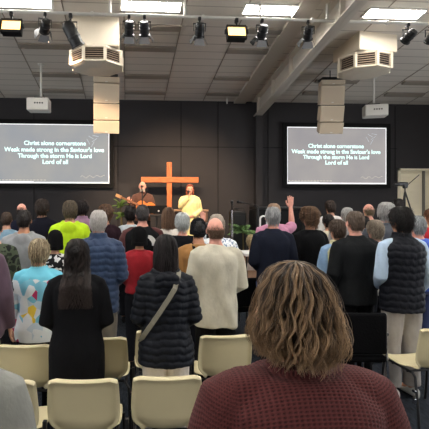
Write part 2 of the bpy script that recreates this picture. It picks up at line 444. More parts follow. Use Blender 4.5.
def clip_band(c, no, h): return c+no*h[:, None]
def person(label, px, d, top, sex='m', wd=1.0, arms=('clasp', 'clasp'), rot=0.0, skin='fair', hr=None, shirt=None, legs=None, z0=0.0, vox=0.010, seed=1, name='person', group=None, hpad=0.0, S=None, shoes=(30, 30, 32), face=False, seated=False):
    ztop = CAMZ+(CY-top)/F*d-z0
    if S is None: S = ztop/(1.762+hpad)
    P = at(px, CY, d)
    me = body_mesh(sex, wd, arms, vox*0.85, S, seated=seated)
    ob = link(name, me, skinmat(skin)); ob.location = (P.x, P.y, z0 if not seated else z0-0.44*S*0); ob.rotation_euler = (0, 0, math.radians(rot))
    tag(ob, label, 'person', group)
    # ---- legwear
    L = dict(rgb=(35, 36, 42), name='trousers', w=1.0, m=None, hem=0.10); L.update(legs or {})
    g = G()
    t = 0.014*L['w']
    if not seated:
        g.rings(torso_rings(sex, wd, 0.004, 0.82, 1.04))
        for side in (-1, 1):
            p = legpts(side)
            q = p[1].lerp(p[2], 0.5)
            hemp = Vector((p[2].x, p[2].y, L['hem']))
            g.tube([p[0], p[0].lerp(p[1], .5), p[1], q, hemp], [.092+t, .082+t, .066+t, .06+t, .058+t], 14, round_ends=False)
    else:
        g.rings(torso_rings(sex, wd, 0.004, 0.82, 1.04))
        for side in (-1, 1):
            a = Vector((side*0.09, 0.02, 0.90)); k_ = Vector((side*0.11, 0.45, 0.92)); f = Vector((side*0.11, 0.47, 0.54))
            g.tube([a, a.lerp(k_, .5), k_, k_.lerp(f, .4), f], [.092+t, .085+t, .066+t, .062+t, .056+t], 14)
    m = volume(g, vox*1.2, 3); c = vco(m); no = vno(m); c += no*folds(c, seed+50, 0.006)[:, None]; setco(m, c*S)
    link(L['name'], m, L['m'] or cloth(L['rgb']), ob)
    # ---- shoes
    for side in (-1, 1):
        g = G(); x = side*0.10; y0 = -0.05 if not seated else 0.42; zz = 0 if not seated else 0.41
        R = []
        for yy, hw, h in ((-.035, .022, .05), (-.02, .034, .085), (.03, .038, .10), (.08, .041, .075), (.14, .045, .055), (.19, .04, .045), (.215, .022, .03)):
            R.append([(x+hw*math.cos(a), y0+yy, zz+max(0.0, h*0.5+h*0.5*math.sin(a))) for a in [2*PI*j/12 for j in range(12)]])
        g.rings(R)
        so = g.build('shoe', cloth(shoes, 0.05, 0.6, 0), ob, True)
        for v in so.data.vertices: v.co *= S
    # ---- upper garment
    T = dict(rgb=(40, 40, 45), name='jacket', t=0.022, hem=0.86, sleeve=1.0, quilt=None, amp=0.005, collar=0.0, hood=False, flare=0.0, m=None, srgb=None, bump=0.35, rough=0.85, smooth=7)
    T.update(shirt or {})
    t = T['t']; g = G()
    g.rings(torso_rings(sex, wd, t, T['hem'], 1.49+T['collar']*0.3, T['flare']))
    if T['collar']:
        g.lathe([(0.066+t*0.5, 1.44), (0.068+t*0.5, 1.49), (0.070+t*0.4, 1.49+T['collar'])], 20, (0, 0.0, 0))
    gs = g if T['srgb'] is None else G()
    if T['srgb'] is not None: t = .018
    for side in (-1, 1):
        sh, e, w_, hd, th = armpts(sex, wd, side, arms[0 if side < 0 else 1])
        k = 1.0 if sex == 'm' else 0.9
        if T['sleeve'] >= 0.99:
            gs.tube([Vector((sh.x*.42, -.012, 1.435)), Vector((sh.x*.75, -.012, 1.425)), sh, sh.lerp(e, .2), sh.lerp(e, .5), e, e.lerp(w_, .45), e.lerp(w_, 0.93)], [.042*k+t*.5, .048*k+t*.5, .054*k+t*.5, .056*k+t*.6, .052*k+t*.7, .048*k+t*.7, .044*k+t*.6, .034*k+t*.5], 14)
        elif T['sleeve'] > 0.05:
            gs.tube([Vector((sh.x*.5, -.012, 1.435)), sh, sh.lerp(e, .45), sh.lerp(e, T['sleeve']*1.6)], [.045*k+t*.5, .055*k+t*.5, .056*k+t*.7, .056*k+t*.8], 14)
        else:
            g.ell(tuple(sh+Vector((-side*0.02, 0, -.005))), (.052+t*.6, .07+t*.6, .06+t*.5))
    if T['hood']:
        pts = [(0.092*math.sin(a), -0.01-0.075*math.cos(a), 1.485-0.02*math.cos(a)) for a in np.linspace(-2.2, 2.2, 13)]
        g.tube(pts, [.018]+[.028]*11+[.018], 12)
        g.ell((0, -0.105-t*.5, 1.42), (0.105, 0.045, 0.085))
    m = volume(g, vox, T['smooth']); c = vco(m); no = vno(m)
    def finish(m, c, no):
        if T['quilt']:
            per, qa = T['quilt']
            zz = c[:, 2]+0.006*np.sin(c[:, 0]*22+seed)+0.004*np.sin(c[:, 0]*55)
            q = np.sqrt(np.abs(np.sin(PI*zz/per)))-1
            vert = np.clip(1.3-np.abs(no[:, 2])*1.1, 0, 1)
            c += no*(q*qa*vert)[:, None]
            c += no*(0.0022*np.sin(c[:, 0]*95+np.floor(zz/per)*2.1)*np.sin(c[:, 2]*60))[:, None]
        c += no*folds(c, seed, T['amp'])[:, None]
        return c
    c = finish(m, c, no); setco(m, c*S)
    fm = T['m'] or cloth(T['rgb'], bump=T['bump'], rough=T['rough'])
    jo = link(T['name'], m, fm, ob)
    if T['srgb'] is not None and gs.v:
        m = volume(gs, vox, 3); c = vco(m); no = vno(m); c = finish(m, c, no) if T.get('sq') else c+no*folds(c, seed+3, T['amp'])[:, None]; setco(m, c*S)
        link('sleeves', m, T.get('sm') or cloth(T['srgb']), ob)
    # ---- hair
    if hr:
        h = dict(root=(60, 45, 35), tip=(90, 70, 55)); h.update(hr)
        h.setdefault('rough', 0.5)
        hair(ob, S=S, seed=seed, **h)
    if face:
        for s in (-1, 1):
            G().ell((s*.03*S, (HC[1]+.087)*S, (HC[2]+.004)*S), (.011*S, .008*S, .007*S), 8, 6).build('eye', mat('eye', (0.03, 0.02, 0.02), 0.2), ob, True)
        G().tube([(-.024*S, (HC[1]+.093)*S, (HC[2]-.05)*S), (0, (HC[1]+.103)*S, (HC[2]-.051)*S), (.024*S, (HC[1]+.093)*S, (HC[2]-.05)*S)], .006*S, 8).build('mouth', mat('lips', lin((150, 70, 62)), 0.5), ob, True)
    return ob, S
# ------------------------------------------------------------------ the room
YW = 11.0
SL = 0.1375
def ceil_z(y): return 4.46 + (YW-y)*SL
XL, XR, YB = -8.0, 9.0, -6.0
m_wall = mat('charcoal_wall', lin((50, 48, 50)), 0.75, 0.3, 0, 0.06, 1.5, 0.05, 120)
m_side = mat('pale_wall', lin((205, 200, 192)), 0.8)
m_beam = mat('cream_steel', lin((196, 188, 176)), 0.5)
m_band = mat('ceiling_seam_and_shade', lin((140, 131, 121)), 0.9)  # seam colour; also the painted shade on the ceiling steps
m_white = mat('white_metal', lin((215, 212, 205)), 0.45)
m_black = mat('black_metal', lin((22, 22, 24)), 0.4, 0.5)
m_blackm = mat('black_matt', lin((20, 20, 22)), 0.8, 0.2)
m_chrome = mat('chrome', lin((190, 190, 195)), 0.2, 0.5, 1.0)

m_white0 = mat('added_window_white', lin((225, 225, 222)), .4)
def struct(name, g, m, **k):
    o = g.build(name, m, **k); o['kind'] = 'structure'; return o

def carpet():
    m = bpy.data.materials.new('carpet'); m.use_nodes = True; N = m.node_tree.nodes; L = m.node_tree.links; b = N['Principled BSDF']
    b.inputs['Roughness'].default_value = 0.95; b.inputs['Specular IOR Level'].default_value = 0.1
    tc = N.new('ShaderNodeTexCoord'); mp = N.new('ShaderNodeMapping'); mp.inputs['Scale'].default_value = (30, 4, 1); L.new(tc.outputs['Object'], mp.inputs[0])
    n = N.new('ShaderNodeTexNoise'); n.inputs['Scale'].default_value = 3; n.inputs['Detail'].default_value = 4; L.new(mp.outputs[0], n.inputs['Vector'])
    r = N.new('ShaderNodeValToRGB'); r.color_ramp.elements[0].position = .35; r.color_ramp.elements[1].position = .7
    r.color_ramp.elements[0].color = lin((26, 28, 32))+(1,); r.color_ramp.elements[1].color = lin((52, 57, 66))+(1,)
    L.new(n.outputs[0], r.inputs[0]); L.new(r.outputs[0], b.inputs['Base Color']); return m
g = G().box(((XL+XR)/2, (YB+YW)/2, -0.05), (XR-XL+.4, YW-YB+.4, 0.1)); struct('floor', g, carpet())

def ceiling_mat():
    m = bpy.data.materials.new('ceiling_boards'); m.use_nodes = True; N = m.node_tree.nodes; L = m.node_tree.links; b = N['Principled BSDF']
    b.inputs['Roughness'].default_value = 0.85
    tc = N.new('ShaderNodeTexCoord'); sp = N.new('ShaderNodeSeparateXYZ'); L.new(tc.outputs['Object'], sp.inputs[0])
    a = N.new('ShaderNodeMath'); a.operation = 'MODULO'; a.inputs[1].default_value = 0.30
    ad = N.new('ShaderNodeMath'); ad.operation = 'ADD'; ad.inputs[1].default_value = 30.0; L.new(sp.outputs[1], ad.inputs[0]); L.new(ad.outputs[0], a.inputs[0])
    c = N.new('ShaderNodeMath'); c.operation = 'LESS_THAN'; c.inputs[1].default_value = 0.022; L.new(a.outputs[0], c.inputs[0])
    n = N.new('ShaderNodeTexNoise'); n.inputs['Scale'].default_value = 0.8; L.new(tc.outputs['Object'], n.inputs['Vector'])
    r = N.new('ShaderNodeValToRGB'); r.color_ramp.elements[0].color = lin((198, 191, 182))+(1,); r.color_ramp.elements[1].color = lin((212, 205, 195))+(1,)
    L.new(n.outputs[0], r.inputs[0])
    mx = N.new('ShaderNodeMix'); mx.data_type = 'RGBA'; L.new(c.outputs[0], mx.inputs[0]); L.new(r.outputs[0], mx.inputs[6]); mx.inputs[7].default_value = lin((160, 153, 144))+(1,)
    L.new(mx.outputs[2], b.inputs['Base Color']); return m
m_ceil = ceiling_mat()
zb, zw = ceil_z(YB-.2), ceil_z(YW+.2)
g = G().rings([[(XL-.2, YB-.2, zb), (XR+.2, YB-.2, zb), (XR+.2, YB-.2, zb+.1), (XL-.2, YB-.2, zb+.1)], [(XL-.2, YW+.2, zw), (XR+.2, YW+.2, zw), (XR+.2, YW+.2, zw+.1), (XL-.2, YW+.2, zw+.1)]])
struct('ceiling', g, m_ceil)
# back wall, open where the doorway stands
ox0 = aty(397.5, 180, YW).x; oz = aty(397.5, 168.5, YW).z; ox1 = ox0+1.9
g = G(); T_ = 0.12
g.box(((XL+ox0)/2, YW+T_/2, 2.6), (ox0-XL, T_, 5.2)); g.box(((ox1+XR)/2, YW+T_/2, 2.6), (XR-ox1, T_, 5.2)); g.box(((ox0+ox1)/2, YW+T_/2, (oz+5.2)/2), (ox1-ox0, T_, 5.2-oz))
# clip the top to the ceiling
for i, v in enumerate(g.v):
    if v[2] > 5: g.v[i] = (v[0], v[1], ceil_z(v[1])+.02)
struct('wall_back', g, m_wall)
WZ0, WZ1 = 0.9, 3.3
for nm, x in (('wall_left', XL-.06), ('wall_right', XR+.06)):
    g = G(); g.prism([(YB, 0), (YW, 0), (YW, WZ0), (YB, WZ0)], x-.06, x+.06, 'x')
    g.prism([(YB, WZ1), (YW, WZ1), (YW, ceil_z(YW)+.02), (YB, ceil_z(YB)+.02)], x-.06, x+.06, 'x')
    ys = [YB, -5.2, -1.6, -.8, 2.8, 3.6, 7.2, YW]
    for k in range(0, 8, 2): g.box((x, (ys[k]+ys[k+1])/2, (WZ0+WZ1)/2), (.12, ys[k+1]-ys[k], WZ1-WZ0))
    struct(nm, g, m_side)
    for k in (1, 3, 5):  # assumed windows, added out of view to brighten the room
        w_ = thing('added_window_%d' % (k//2+1+(3 if x > 0 else 0)), None, None, (x, (ys[k]+ys[k+1])/2, (WZ0+WZ1)/2)); w_['kind'] = 'structure'
        W_, H2 = ys[k+1]-ys[k], WZ1-WZ0
        g = G(); g.box((0, -W_/2+.03, 0), (.08, .06, H2)).box((0, W_/2-.03, 0), (.08, .06, H2)).box((0, 0, H2/2-.03), (.08, W_, .06)).box((0, 0, -H2/2+.03), (.08, W_, .06)).box((0, -W_/6, 0), (.06, .05, H2)).box((0, W_/6, 0), (.06, .05, H2))
        g.build('frame', m_white0, w_)
        pl = bpy.data.lights.new('added_window_portal', 'AREA'); pl.shape = 'RECTANGLE'; pl.size = H2; pl.size_y = W_; pl.cycles.is_portal = True  # guides sky light in through the added opening
        po = bpy.data.objects.new('added_window_portal', pl); COL.objects.link(po); po.location = (x+(.1 if x > 0 else -.1), (ys[k]+ys[k+1])/2, (WZ0+WZ1)/2); po.rotation_euler = (0, math.radians(90 if x > 0 else -90), 0)
g = G().box(((XL+XR)/2, YB-.06, 3.5), (XR-XL, .12, 7.0)); struct('wall_front', g, m_side)
# faint panel joints on the back wall
jx = [aty(p, 150, YW).x for p in (34, 118, 181, 218, 268, 395)]
for i, x in enumerate(jx):
    struct('trim_%d' % (i+1), G().box((x, YW-.004, 2.3 if x < jx[-1] else 3.4), (.016, .012, 4.3 if x < jx[-1] else 2.0)), m_blackm)
struct('trim_7', G().box(((XL+ox0)/2, YW-.004, aty(200, 147, YW).z), (ox0-XL-.02, .012, .014)), m_blackm)
# doorway with cream roller shutter
m_cream = mat('cream_shutter', lin((250, 240, 212)), 0.6, var=0.04, vscale=3)
d1 = thing('door_1', None, None, ((ox0+ox1)/2, YW, 0)); del_ = None
d1['kind'] = 'structure'
cx_ = (ox0+ox1)/2
g = G()
for k in range(22):
    z = 0.06+k*(oz-.06)/22
    g.box((0, .10, z+(oz-.1)/44), (ox1-ox0-.1, .03, (oz-.06)/22-.004), 0.006)
g.build('shutter', m_cream, d1)
G().box((0, .13, oz/2), (ox1-ox0, .03, oz)).build('back_board', m_cream, d1)
g = G(); wd_ = ox1-ox0
g.box((-wd_/2+.03, .04, oz/2), (.06, .16, oz)); g.box((wd_/2-.03, .04, oz/2), (.06, .16, oz)); g.box((0, .04, oz-.03), (wd_, .16, .06))
g.build('door_frame', mat('cream_frame', lin((232, 222, 196)), .5), d1)
G().box((aty(425, 180, YW).x-cx_, .06, oz/2), (.05, .06, oz-.1)).build('mullion', mat('grey_frame', lin((120, 116, 108)), .5), d1)
# dark column carrying the roof beam
bx = aty(257, 118, YW).x; zlo = aty(257, 117, YW).z
struct('trim_8', G().box((bx, YW-.10, zlo/2), (.17, .2, zlo)), m_wall)
# roof beam: web, flanges and stiffeners
H_ = 4.46-zlo
bt = thing('roof_beam', 'deep cream steel roof beam sloping down onto the dark column', 'beam', (bx, YW, 0)); bt['kind'] = 'structure'
del bt['category']; del bt['label']
def slope_box(x0, x1, y0, y1, zo0, zo1):
    """box following the ceiling slope; zo are drops below the ceiling"""
    return [[(x0, y0, ceil_z(y0+YW)-zo1), (x1, y0, ceil_z(y0+YW)-zo1), (x1, y0, ceil_z(y0+YW)-zo0), (x0, y0, ceil_z(y0+YW)-zo0)],
            [(x0, y1, ceil_z(y1+YW)-zo1), (x1, y1, ceil_z(y1+YW)-zo1), (x1, y1, ceil_z(y1+YW)-zo0), (x0, y1, ceil_z(y1+YW)-zo0)]]
yb_ = YB-YW+.02
G().rings(slope_box(-.012, .012, yb_, -.02, 0.0, H_)).build('web', m_beam, bt)
G().rings(slope_box(-.10, .10, yb_, -.02, H_-.018, H_)).build('flange', m_beam, bt)
G().rings(slope_box(-.14, .14, yb_, -.02, 0.0, .02)).build('flange', m_beam, bt)
for k in range(11):
    y = -.35-k*1.05
    G().rings(slope_box(-.095, .095, y-.008, y+.008, 0.02, H_-.018)).build('stiffener', m_beam, bt)
struct('trim_9', G().rings([[(x+bx, y+YW, z) for x, y, z in r] for r in slope_box(-.62, -.32, yb_, -.02, -.01, .06)]), m_beam)
# ceiling seams running away from the camera, and step strips with shade painted in
cols = [aty(p, 98, YW).x for p in (-34, 5, 45, 86, 125, 164, 203, 238)]
n_ = 10
for x in cols[:]+[bx+.9, bx+1.95, bx+3.0, bx+4.05]:
    struct('trim_%d' % n_, G().rings([[(x-.009, y, ceil_z(y)-.008), (x+.009, y, ceil_z(y)-.008), (x+.012, y, ceil_z(y)+.02), (x-.012, y, ceil_z(y)+.02)] for y in (YB, YW)]), m_band); n_ += 1
def band(x0, x1, y):
    global n_
    R = [[(x, y-.07, ceil_z(y-.07)-.035), (x, y+.07, ceil_z(y+.07)-.05), (x, y+.07, ceil_z(y+.07)+.02), (x, y-.07, ceil_z(y-.07)+.02)] for x in (x0, x1)]
    struct('trim_%d' % n_, G().rings(R), m_band); n_ += 1
for a, b in ((0, 1), (2, 3), (4, 5), (6, 7)):
    for y in (10.45, 9.55, 8.3, 7.55): band(cols[a], cols[b], y)
for x in (bx+.95, bx+3.05, bx+5.1):
    for y in (10.3, 9.6): band(x, x+1.0, y)
# ceiling troffers: four in view, the same rows behind the camera
m_lit = mat('lit_panel', (1, .97, .92), .5, emit=(1, .965, .90), es=PANEL_E)
def troffer(x, y, label, group='ceiling light panels'):
    t = thing('ceiling_light', label, 'light', (x, y, ceil_z(y)), 0, group); t.rotation_euler = (-math.atan(SL), 0, 0)
    G().box((0, 0, -.012), (.95, .25, .02)).build('diffuser', m_lit, t)
    g = G(); g.box((-.49, 0, -.012), (.03, .31, .03)); g.box((.49, 0, -.012), (.03, .31, .03)); g.box((0, -.14, -.012), (.95, .03, .03)); g.box((0, .14, -.012), (.95, .03, .03))
    g.build('frame', m_white, t)
ty = 6.93
for px, wh in ((21, 'leftmost bright ceiling light panel, above the lit floodlight at the far left'), (151, 'bright ceiling light panel above the pair of black spotlights left of centre'), (273, 'bright ceiling light panel just left of the sloping cream roof beam'), (394, 'bright ceiling light panel right of the sloping roof beam, above the last spotlight')):
    troffer(aty(px, 6, ty).x, ty, wh)
for y in (4.0, 1.0, -2.0):
    for px in (-100, 21, 151, 273, 394, 515): troffer(aty(px, 6, 6.98).x, y, 'bright ceiling light panel in the rows over the congregation', 'ceiling light panels over the congregation')

# ------------------------------------------------------------------ lighting bar and stage lamps
YBR = 6.75; zbr = aty(214, 17.5, YBR).z
bar = thing('lighting_bar', 'long white pipe hung across the ceiling carrying the stage lamps', 'lighting bar', (0, YBR, zbr))
G().tube([(-6, 0, 0), (8.2, 0, 0)], .024, 12, False).build('pipe', m_white, bar, True)
for px in (52, 185, 327, 110, 260):
    x = aty(px, 14, YBR).x
    G().tube([(x, 0, 0), (x, 0, ceil_z(YBR)-zbr)], .022, 10, False).build('hanger', m_white, bar, True)
for px in (92, 203, 312, 387):
    x = aty(px, 14, YBR).x
    G().tube([(x-.02, 0, 0), (x+.02, 0, 0)], .04, 12, False).build('clamp', m_white, bar, True)

def clampyoke(t, wy, drop):
    g = G(); g.tube([(0, 0, .0), (0, 0, -.10)], .016, 8, False); g.box((0, 0, -.01), (.055, .07, .07), .012); g.tube([(0, .03, -.02), (0, .075, -.02)], .01, 6, False)
    g.build('clamp', m_black, t)
    g = G(); g.box((0, 0, -.105), (wy*2+.01, .03, .012)); g.box((-wy, 0, -.105-drop/2), (.01, .03, drop)); g.box((wy, 0, -.105-drop/2), (.01, .03, drop))
    g.build('yoke', m_black, t)
m_lens = mat('lens_glass', lin((150, 155, 165)), 0.1, 0.8)
def fresnel(px, label, tilt=35, turn=0, doors=True):
    """theatre spotlight: ribbed can, lens ring, barn doors, clamp and yoke"""
    x = aty(px, 14, YBR).x
    t = thing('stage_spotlight', label, 'spotlight', (x, YBR, zbr-.02), math.radians(turn), 'black stage spotlights on the ceiling bar'); t.scale = (.84, .84, .80)
    clampyoke(t, .115, .15)
    M = Matrix.Translation((0, 0, -.27)) @ Matrix.Rotation(math.radians(90+tilt), 4, 'X')   # local -z of can -> beam
    M = Matrix.Translation((0, 0, -.27)) @ Matrix.Rotation(math.radians(-(90+tilt)), 4, 'X')
    g = G(); g.lathe([(.03, -.17), (.075, -.165), (.085, -.13), (.085, -.10), (.092, -.095), (.092, -.08), (.085, -.075), (.085, -.04), (.095, -.035), (.095, -.02), (.088, -.015), (.088, .07), (.103, .075), (.103, .10), (.09, .105)], 20, M=M)
    g.build('can', m_black, t, True)
    G().lathe([(.085, .106), (.05, .125), (.01, .13)], 20, M=M).build('lens', m_lens, t, True)
    if doors:
        for a in range(4):
            g = G(); Q = M @ Matrix.Rotation(a*PI/2, 4, 'Z') @ Matrix.Translation((0, .10, .10)) @ Matrix.Rotation(math.radians(-28), 4, 'X')
            g.rings([[(-.075, -.002, 0), (.075, -.002, 0), (.075, .002, 0), (-.075, .002, 0)], [(-.11, -.002, .13), (.11, -.002, .13), (.11, .002, .13), (-.11, .002, .13)]], M=Q)
            g.build('barn_door', m_black if a % 2 else mat('grey_paint', lin((120, 120, 122)), .5), t)
    return t
def flood(px, label, lit_power):
    x = aty(px, 14, YBR).x
    t = thing('floodlight', label, 'floodlight', (x, YBR, zbr-.03), 0, 'lit floodlights on the ceiling bar')
    clampyoke(t, .165, .12)
    M = Matrix.Translation((0, 0, -.19)) @ Matrix.Rotation(math.radians(-18), 4, 'X')
    g = G(); g.box((0, .06, -.01), (.30, .10, .22), .01, M=M)
    g.build('housing', m_black, t)
    g = G(); g.box((0, -.005, .105), (.31, .05, .015), M=M); g.box((0, -.005, -.115), (.31, .05, .05), M=M); g.box((-.15, -.005, 0), (.015, .05, .23), M=M); g.box((.15, -.005, 0), (.015, .05, .23), M=M)
    g.build('bezel', m_black, t)
    G().box((0, 0, .012), (.285, .02, .175), M=M).build('lit_glass', mat('warm_lit_glass', (1, .8, .45), .3, emit=(1, .62, .22), es=2.6), t)
    # side arms
    for sx in (-1, 1): G().box((sx*.175, 0, -.19), (.03, .07, .07), .01).build('knob', m_black, t)
    return t
flood(11.5, 'glowing warm floodlight at the far left end of the ceiling bar', 1)
flood(236.5, 'glowing warm floodlight on the ceiling bar right of centre', 1)
fresnel(45, 'black spotlight with open barn doors between the left floodlight and the tilted can', 25, 20)
# plain par can tilted to the side
x = aty(70.5, 14, YBR).x
t = thing('par_can', 'smooth black can lamp tilted steeply down beside the left air diffuser', 'spotlight', (x, YBR, zbr-.03), 0)
clampyoke(t, .10, .16)
M = Matrix.Translation((.06, 0, -.27)) @ Matrix.Rotation(math.radians(22), 4, 'Y') @ Matrix.Rotation(math.radians(200), 4, 'X') @ Matrix.Rotation(0, 4, 'Y')
M = Matrix.Translation((.03, 0, -.30)) @ Matrix.Rotation(math.radians(-28), 4, 'Y') @ Matrix.Rotation(math.radians(-165), 4, 'X')
G().lathe([(.02, -.2), (.07, -.195), (.095, -.15), (.10, -.14), (.10, .03), (.108, .035), (.108, .06), (.10, .065), (.10, .17), (.112, .175), (.112, .20), (.10, .2)], 24, M=M).build('can', m_black, t, True)
G().box((-.075, -.03, -.2), (.06, .06, .03), .01, M=Matrix.Identity(4)).build('bracket', mat('grey_paint', lin((120, 120, 122)), .5), t)
fresnel(129, 'black barn door spotlight, left one of the close pair', 50, 4)
fresnel(144.5, 'black barn door spotlight, right one of the close pair', 50, -6)
fresnel(199.5, 'black barn door spotlight alone halfway between the pair and the lit floodlight', 52, 0)
fresnel(262, 'black barn door spotlight just right of the lit floodlight', 50, 5)
fresnel(308, 'black spotlight hanging in front of the sloping cream roof beam', 45, -12)
fresnel(408, 'black spotlight right of the roof beam, over the right screen edge', 30, 10, False)
fresnel(431, 'pale edged spotlight cut off by the right edge of the photo', 40, 0, False)
def spot(name, loc, target, power, color, size=40, blend=.5, r=.08):
    l = bpy.data.lights.new(name, 'SPOT'); l.energy = power; l.color = color; l.spot_size = math.radians(size); l.spot_blend = blend; l.shadow_soft_size = r
    o = bpy.data.objects.new(name, l); COL.objects.link(o); o.location = loc
    o.rotation_euler = (Vector(target)-Vector(loc)).to_track_quat('-Z', 'Y').to_euler(); return o
tgt = aty(165, 196, 10.4)
for px, dx in ((45, -.4), (144.5, .2), (262, .5)):
    spot('spotlight_beam', (aty(px, 14, YBR).x, YBR+.12, zbr-.40), tgt+Vector((dx, 0, 0)), STAGE_W*.66, (1, .70, .44), 60, .9)

# ------------------------------------------------------------------ ceiling air diffusers
m_ac = mat('cream_plastic', lin((214, 203, 184)), .5)
m_dark = mat('dark_inside', lin((40, 36, 34)), .8)
def diffuser(px, y, rot, label, duct_rot=0, dy=0):
    c = aty(px, 58, y); zc = ceil_z(y)
    t = thing('air_diffuser', label, 'air vent', (c.x, y, zc), math.radians(rot), 'ceiling air diffusers')
    zt, zm = aty(px, 45.5+dy, y-.42).z-zc, aty(px, 61+dy, y-.42).z-zc
    r = .435; k = 1/math.cos(PI/8)
    g = G(); D = Matrix.Rotation(math.radians(duct_rot-rot), 4, 'Z')
    g.box((0, 0, zt/2+.06), (.80, .80, -zt+.10), .02, M=D)
    g.build('duct', m_ac, t)
    g = G(); g.lathe([(.33*k, zt+.05), (.40*k, zt+.02), (r*k*1.03, zt), (r*k*1.03, zt-.03)], 8, ph=PI/8); g.build('collar', m_ac, t)
    G().lathe([(r*k*.93, zt), (r*k*.93, zm)], 8, ph=PI/8).build('core', m_dark, t)
    g = G(); g.lathe([(r*k*1.02, zm+.03), (r*k*1.02, zm), (.38*k, zm-.02), (.2, zm-.045)], 8, ph=PI/8); g.build('bottom_cone', m_ac, t)
    for i in range(8):
        a = PI/8+i*PI/4
        G().box((r*k*math.cos(a), r*k*math.sin(a), (zt+zm)/2), (.05, .05, zt-zm), M=None).build('frame_post', m_ac, t)
    for i in range(8):
        a = i*PI/4
        M = Matrix.Rotation(a, 4, 'Z') @ Matrix.Translation((r*.99, 0, 0))
        g = G()
        for q in range(6):
            z = zm+.03+(zt-zm-.04)*(q+.5)/6
            g.box((0, 0, 0), (.04, .32, .008), M=M @ Matrix.Translation((0, 0, z)) @ Matrix.Rotation(math.radians(25), 4, 'Y'))
        g.build('louvre', mat('louvre_cream', lin((180, 160, 138)), .5), t)
diffuser(97, 7.7, -2, 'cream octagonal air diffuser on a boxy duct over the left speaker column', 0, 0)
diffuser(364, 7.95, 20, 'cream octagonal air diffuser right of the sloping roof beam', 8, 5)

# ------------------------------------------------------------------ hanging loudspeaker columns
m_spk = mat('cream_speaker', lin((205, 190, 168)), .6, var=.03, vscale=4, bump=.15, bscale=400)
m_spk2 = mat('cream_grille', lin((196, 180, 158)), .75, bump=.4, bscale=300)
def line_array(pl, pr, y0, y1, cuts, Y, rot, label, curve=1):
    c = aty((pl+pr)/2, y0, Y); wd = (pr-pl)/F*Y*0.985
    t = thing('line_array_speaker', label, 'loudspeaker', (c.x, Y, c.z), math.radians(rot), 'hanging speaker columns')
    top = 0
    ztop = ceil_z(Y)-c.z
    G().tube([(0, .12, .06), (0, .12, ztop)], .012, 8, False).build('hanging_rod', m_black, t)
    G().box((0, .10, .035), (wd*.9, .30, .03)).box((0, .12, .06), (.08, .08, .05)).build('rigging_frame', m_black, t)
    zc = [aty((pl+pr)/2, q, Y).z-c.z for q in cuts]
    for i in range(len(zc)-1):
        z0, z1 = zc[i], zc[i+1]; tilt = math.radians(3+5*i)*curve; h = z0-z1-.008
        M = Matrix.Translation((0, .10+.03*i, (z0+z1)/2)) @ Matrix.Rotation(tilt, 4, 'X')
        cab = G().rings([[(-wd/2, -.16, -h/2), (-wd/2, -.16, h/2), (-wd*.38, .18, h/2*.9), (-wd*.38, .18, -h/2*.9)], [(wd/2, -.16, -h/2), (wd/2, -.16, h/2), (wd*.38, .18, h/2*.9), (wd*.38, .18, -h/2*.9)]], M=M).build('cabinet', m_spk, t)
        G().box((0, -.165, -.005), (wd*.93, .012, h*.86), .004, M=M).build('grille', m_spk2, cab)
        G().box((0, -.173, -h*.38), (.05, .004, .018), .001, M=M).build('badge', m_white, cab)
line_array(93.5, 119.3, 77, 131, (77, 83, 102, 118, 131), 9.0, 4, 'cream hanging speaker column left of the stage, over the left screen corner')
line_array(320.0, 344.6, 80, 131, (80, 85, 104, 120, 131.5), 9.0, -4, 'cream hanging speaker column over the top of the right screen')

# ------------------------------------------------------------------ ceiling projectors
def projector(px, ptop, pbot, pw, polepx, Y, rot, label):
    c = aty(px, pbot, Y); zt = aty(px, ptop, Y).z; wd = pw/F*Y*.95
    t = thing('projector', label, 'projector', (c.x, Y, c.z), math.radians(rot), 'white ceiling projectors')
    h = (zt-c.z)*.82
    G().box((0, 0, h/2+.01), (wd, .34, h), .02).build('casing', m_white, t)
    g = G(); g.lathe([(.05, 0), (.05, .03), (.035, .03)], 16, M=Matrix.Translation((-wd*.2, .17, h*.55)) @ Matrix.Rotation(-PI/2, 4, 'X')); g.build('lens', m_black, t, True)
    for k in range(4): G().box((-.05+.05*k, -.172, h*.6), (.03, .006, .03)).build('socket', m_black, t)
    g = G(); g.box((0, 0, h+.03), (.16, .2, .025), .005)
    for sx in (-1, 1):
        for sy in (-1, 1): g.tube([(0, 0, h+.05), (sx*wd*.38, sy*.12, h)], .008, 6, False)
    g.build('mount', m_black, t)
    x = aty(polepx, 80, Y).x-c.x
    G().tube([(x, 0, h+.03), (x, 0, ceil_z(Y)-c.z)], .022, 12, False).lathe([(.07, 0), (.07, .02)], 16, (x, 0, ceil_z(Y)-c.z-.02)).build('pole', m_white, t, True)
projector(39, 97, 112, 22, 41, 9.1, 0, 'white ceiling projector on a pole above the left screen')
projector(375, 103.5, 117.5, 23, 374, 9.4, -18, 'white ceiling projector on a pole above the right screen')
# small pendant sensors
x = aty(227, 98, 10.6)
t = thing('pendant_sensor', 'tiny white sensor hanging from the ceiling left of the column', 'sensor', (x.x, 10.6, aty(227, 104, 10.6).z))
G().tube([(0, 0, .02), (0, 0, .12)], .018, 10).build('body', m_white, t, True)
G().tube([(0, 0, .12), (0, 0, ceil_z(10.6)-t.location.z)], .004, 6, False).build('cord', m_white, t)

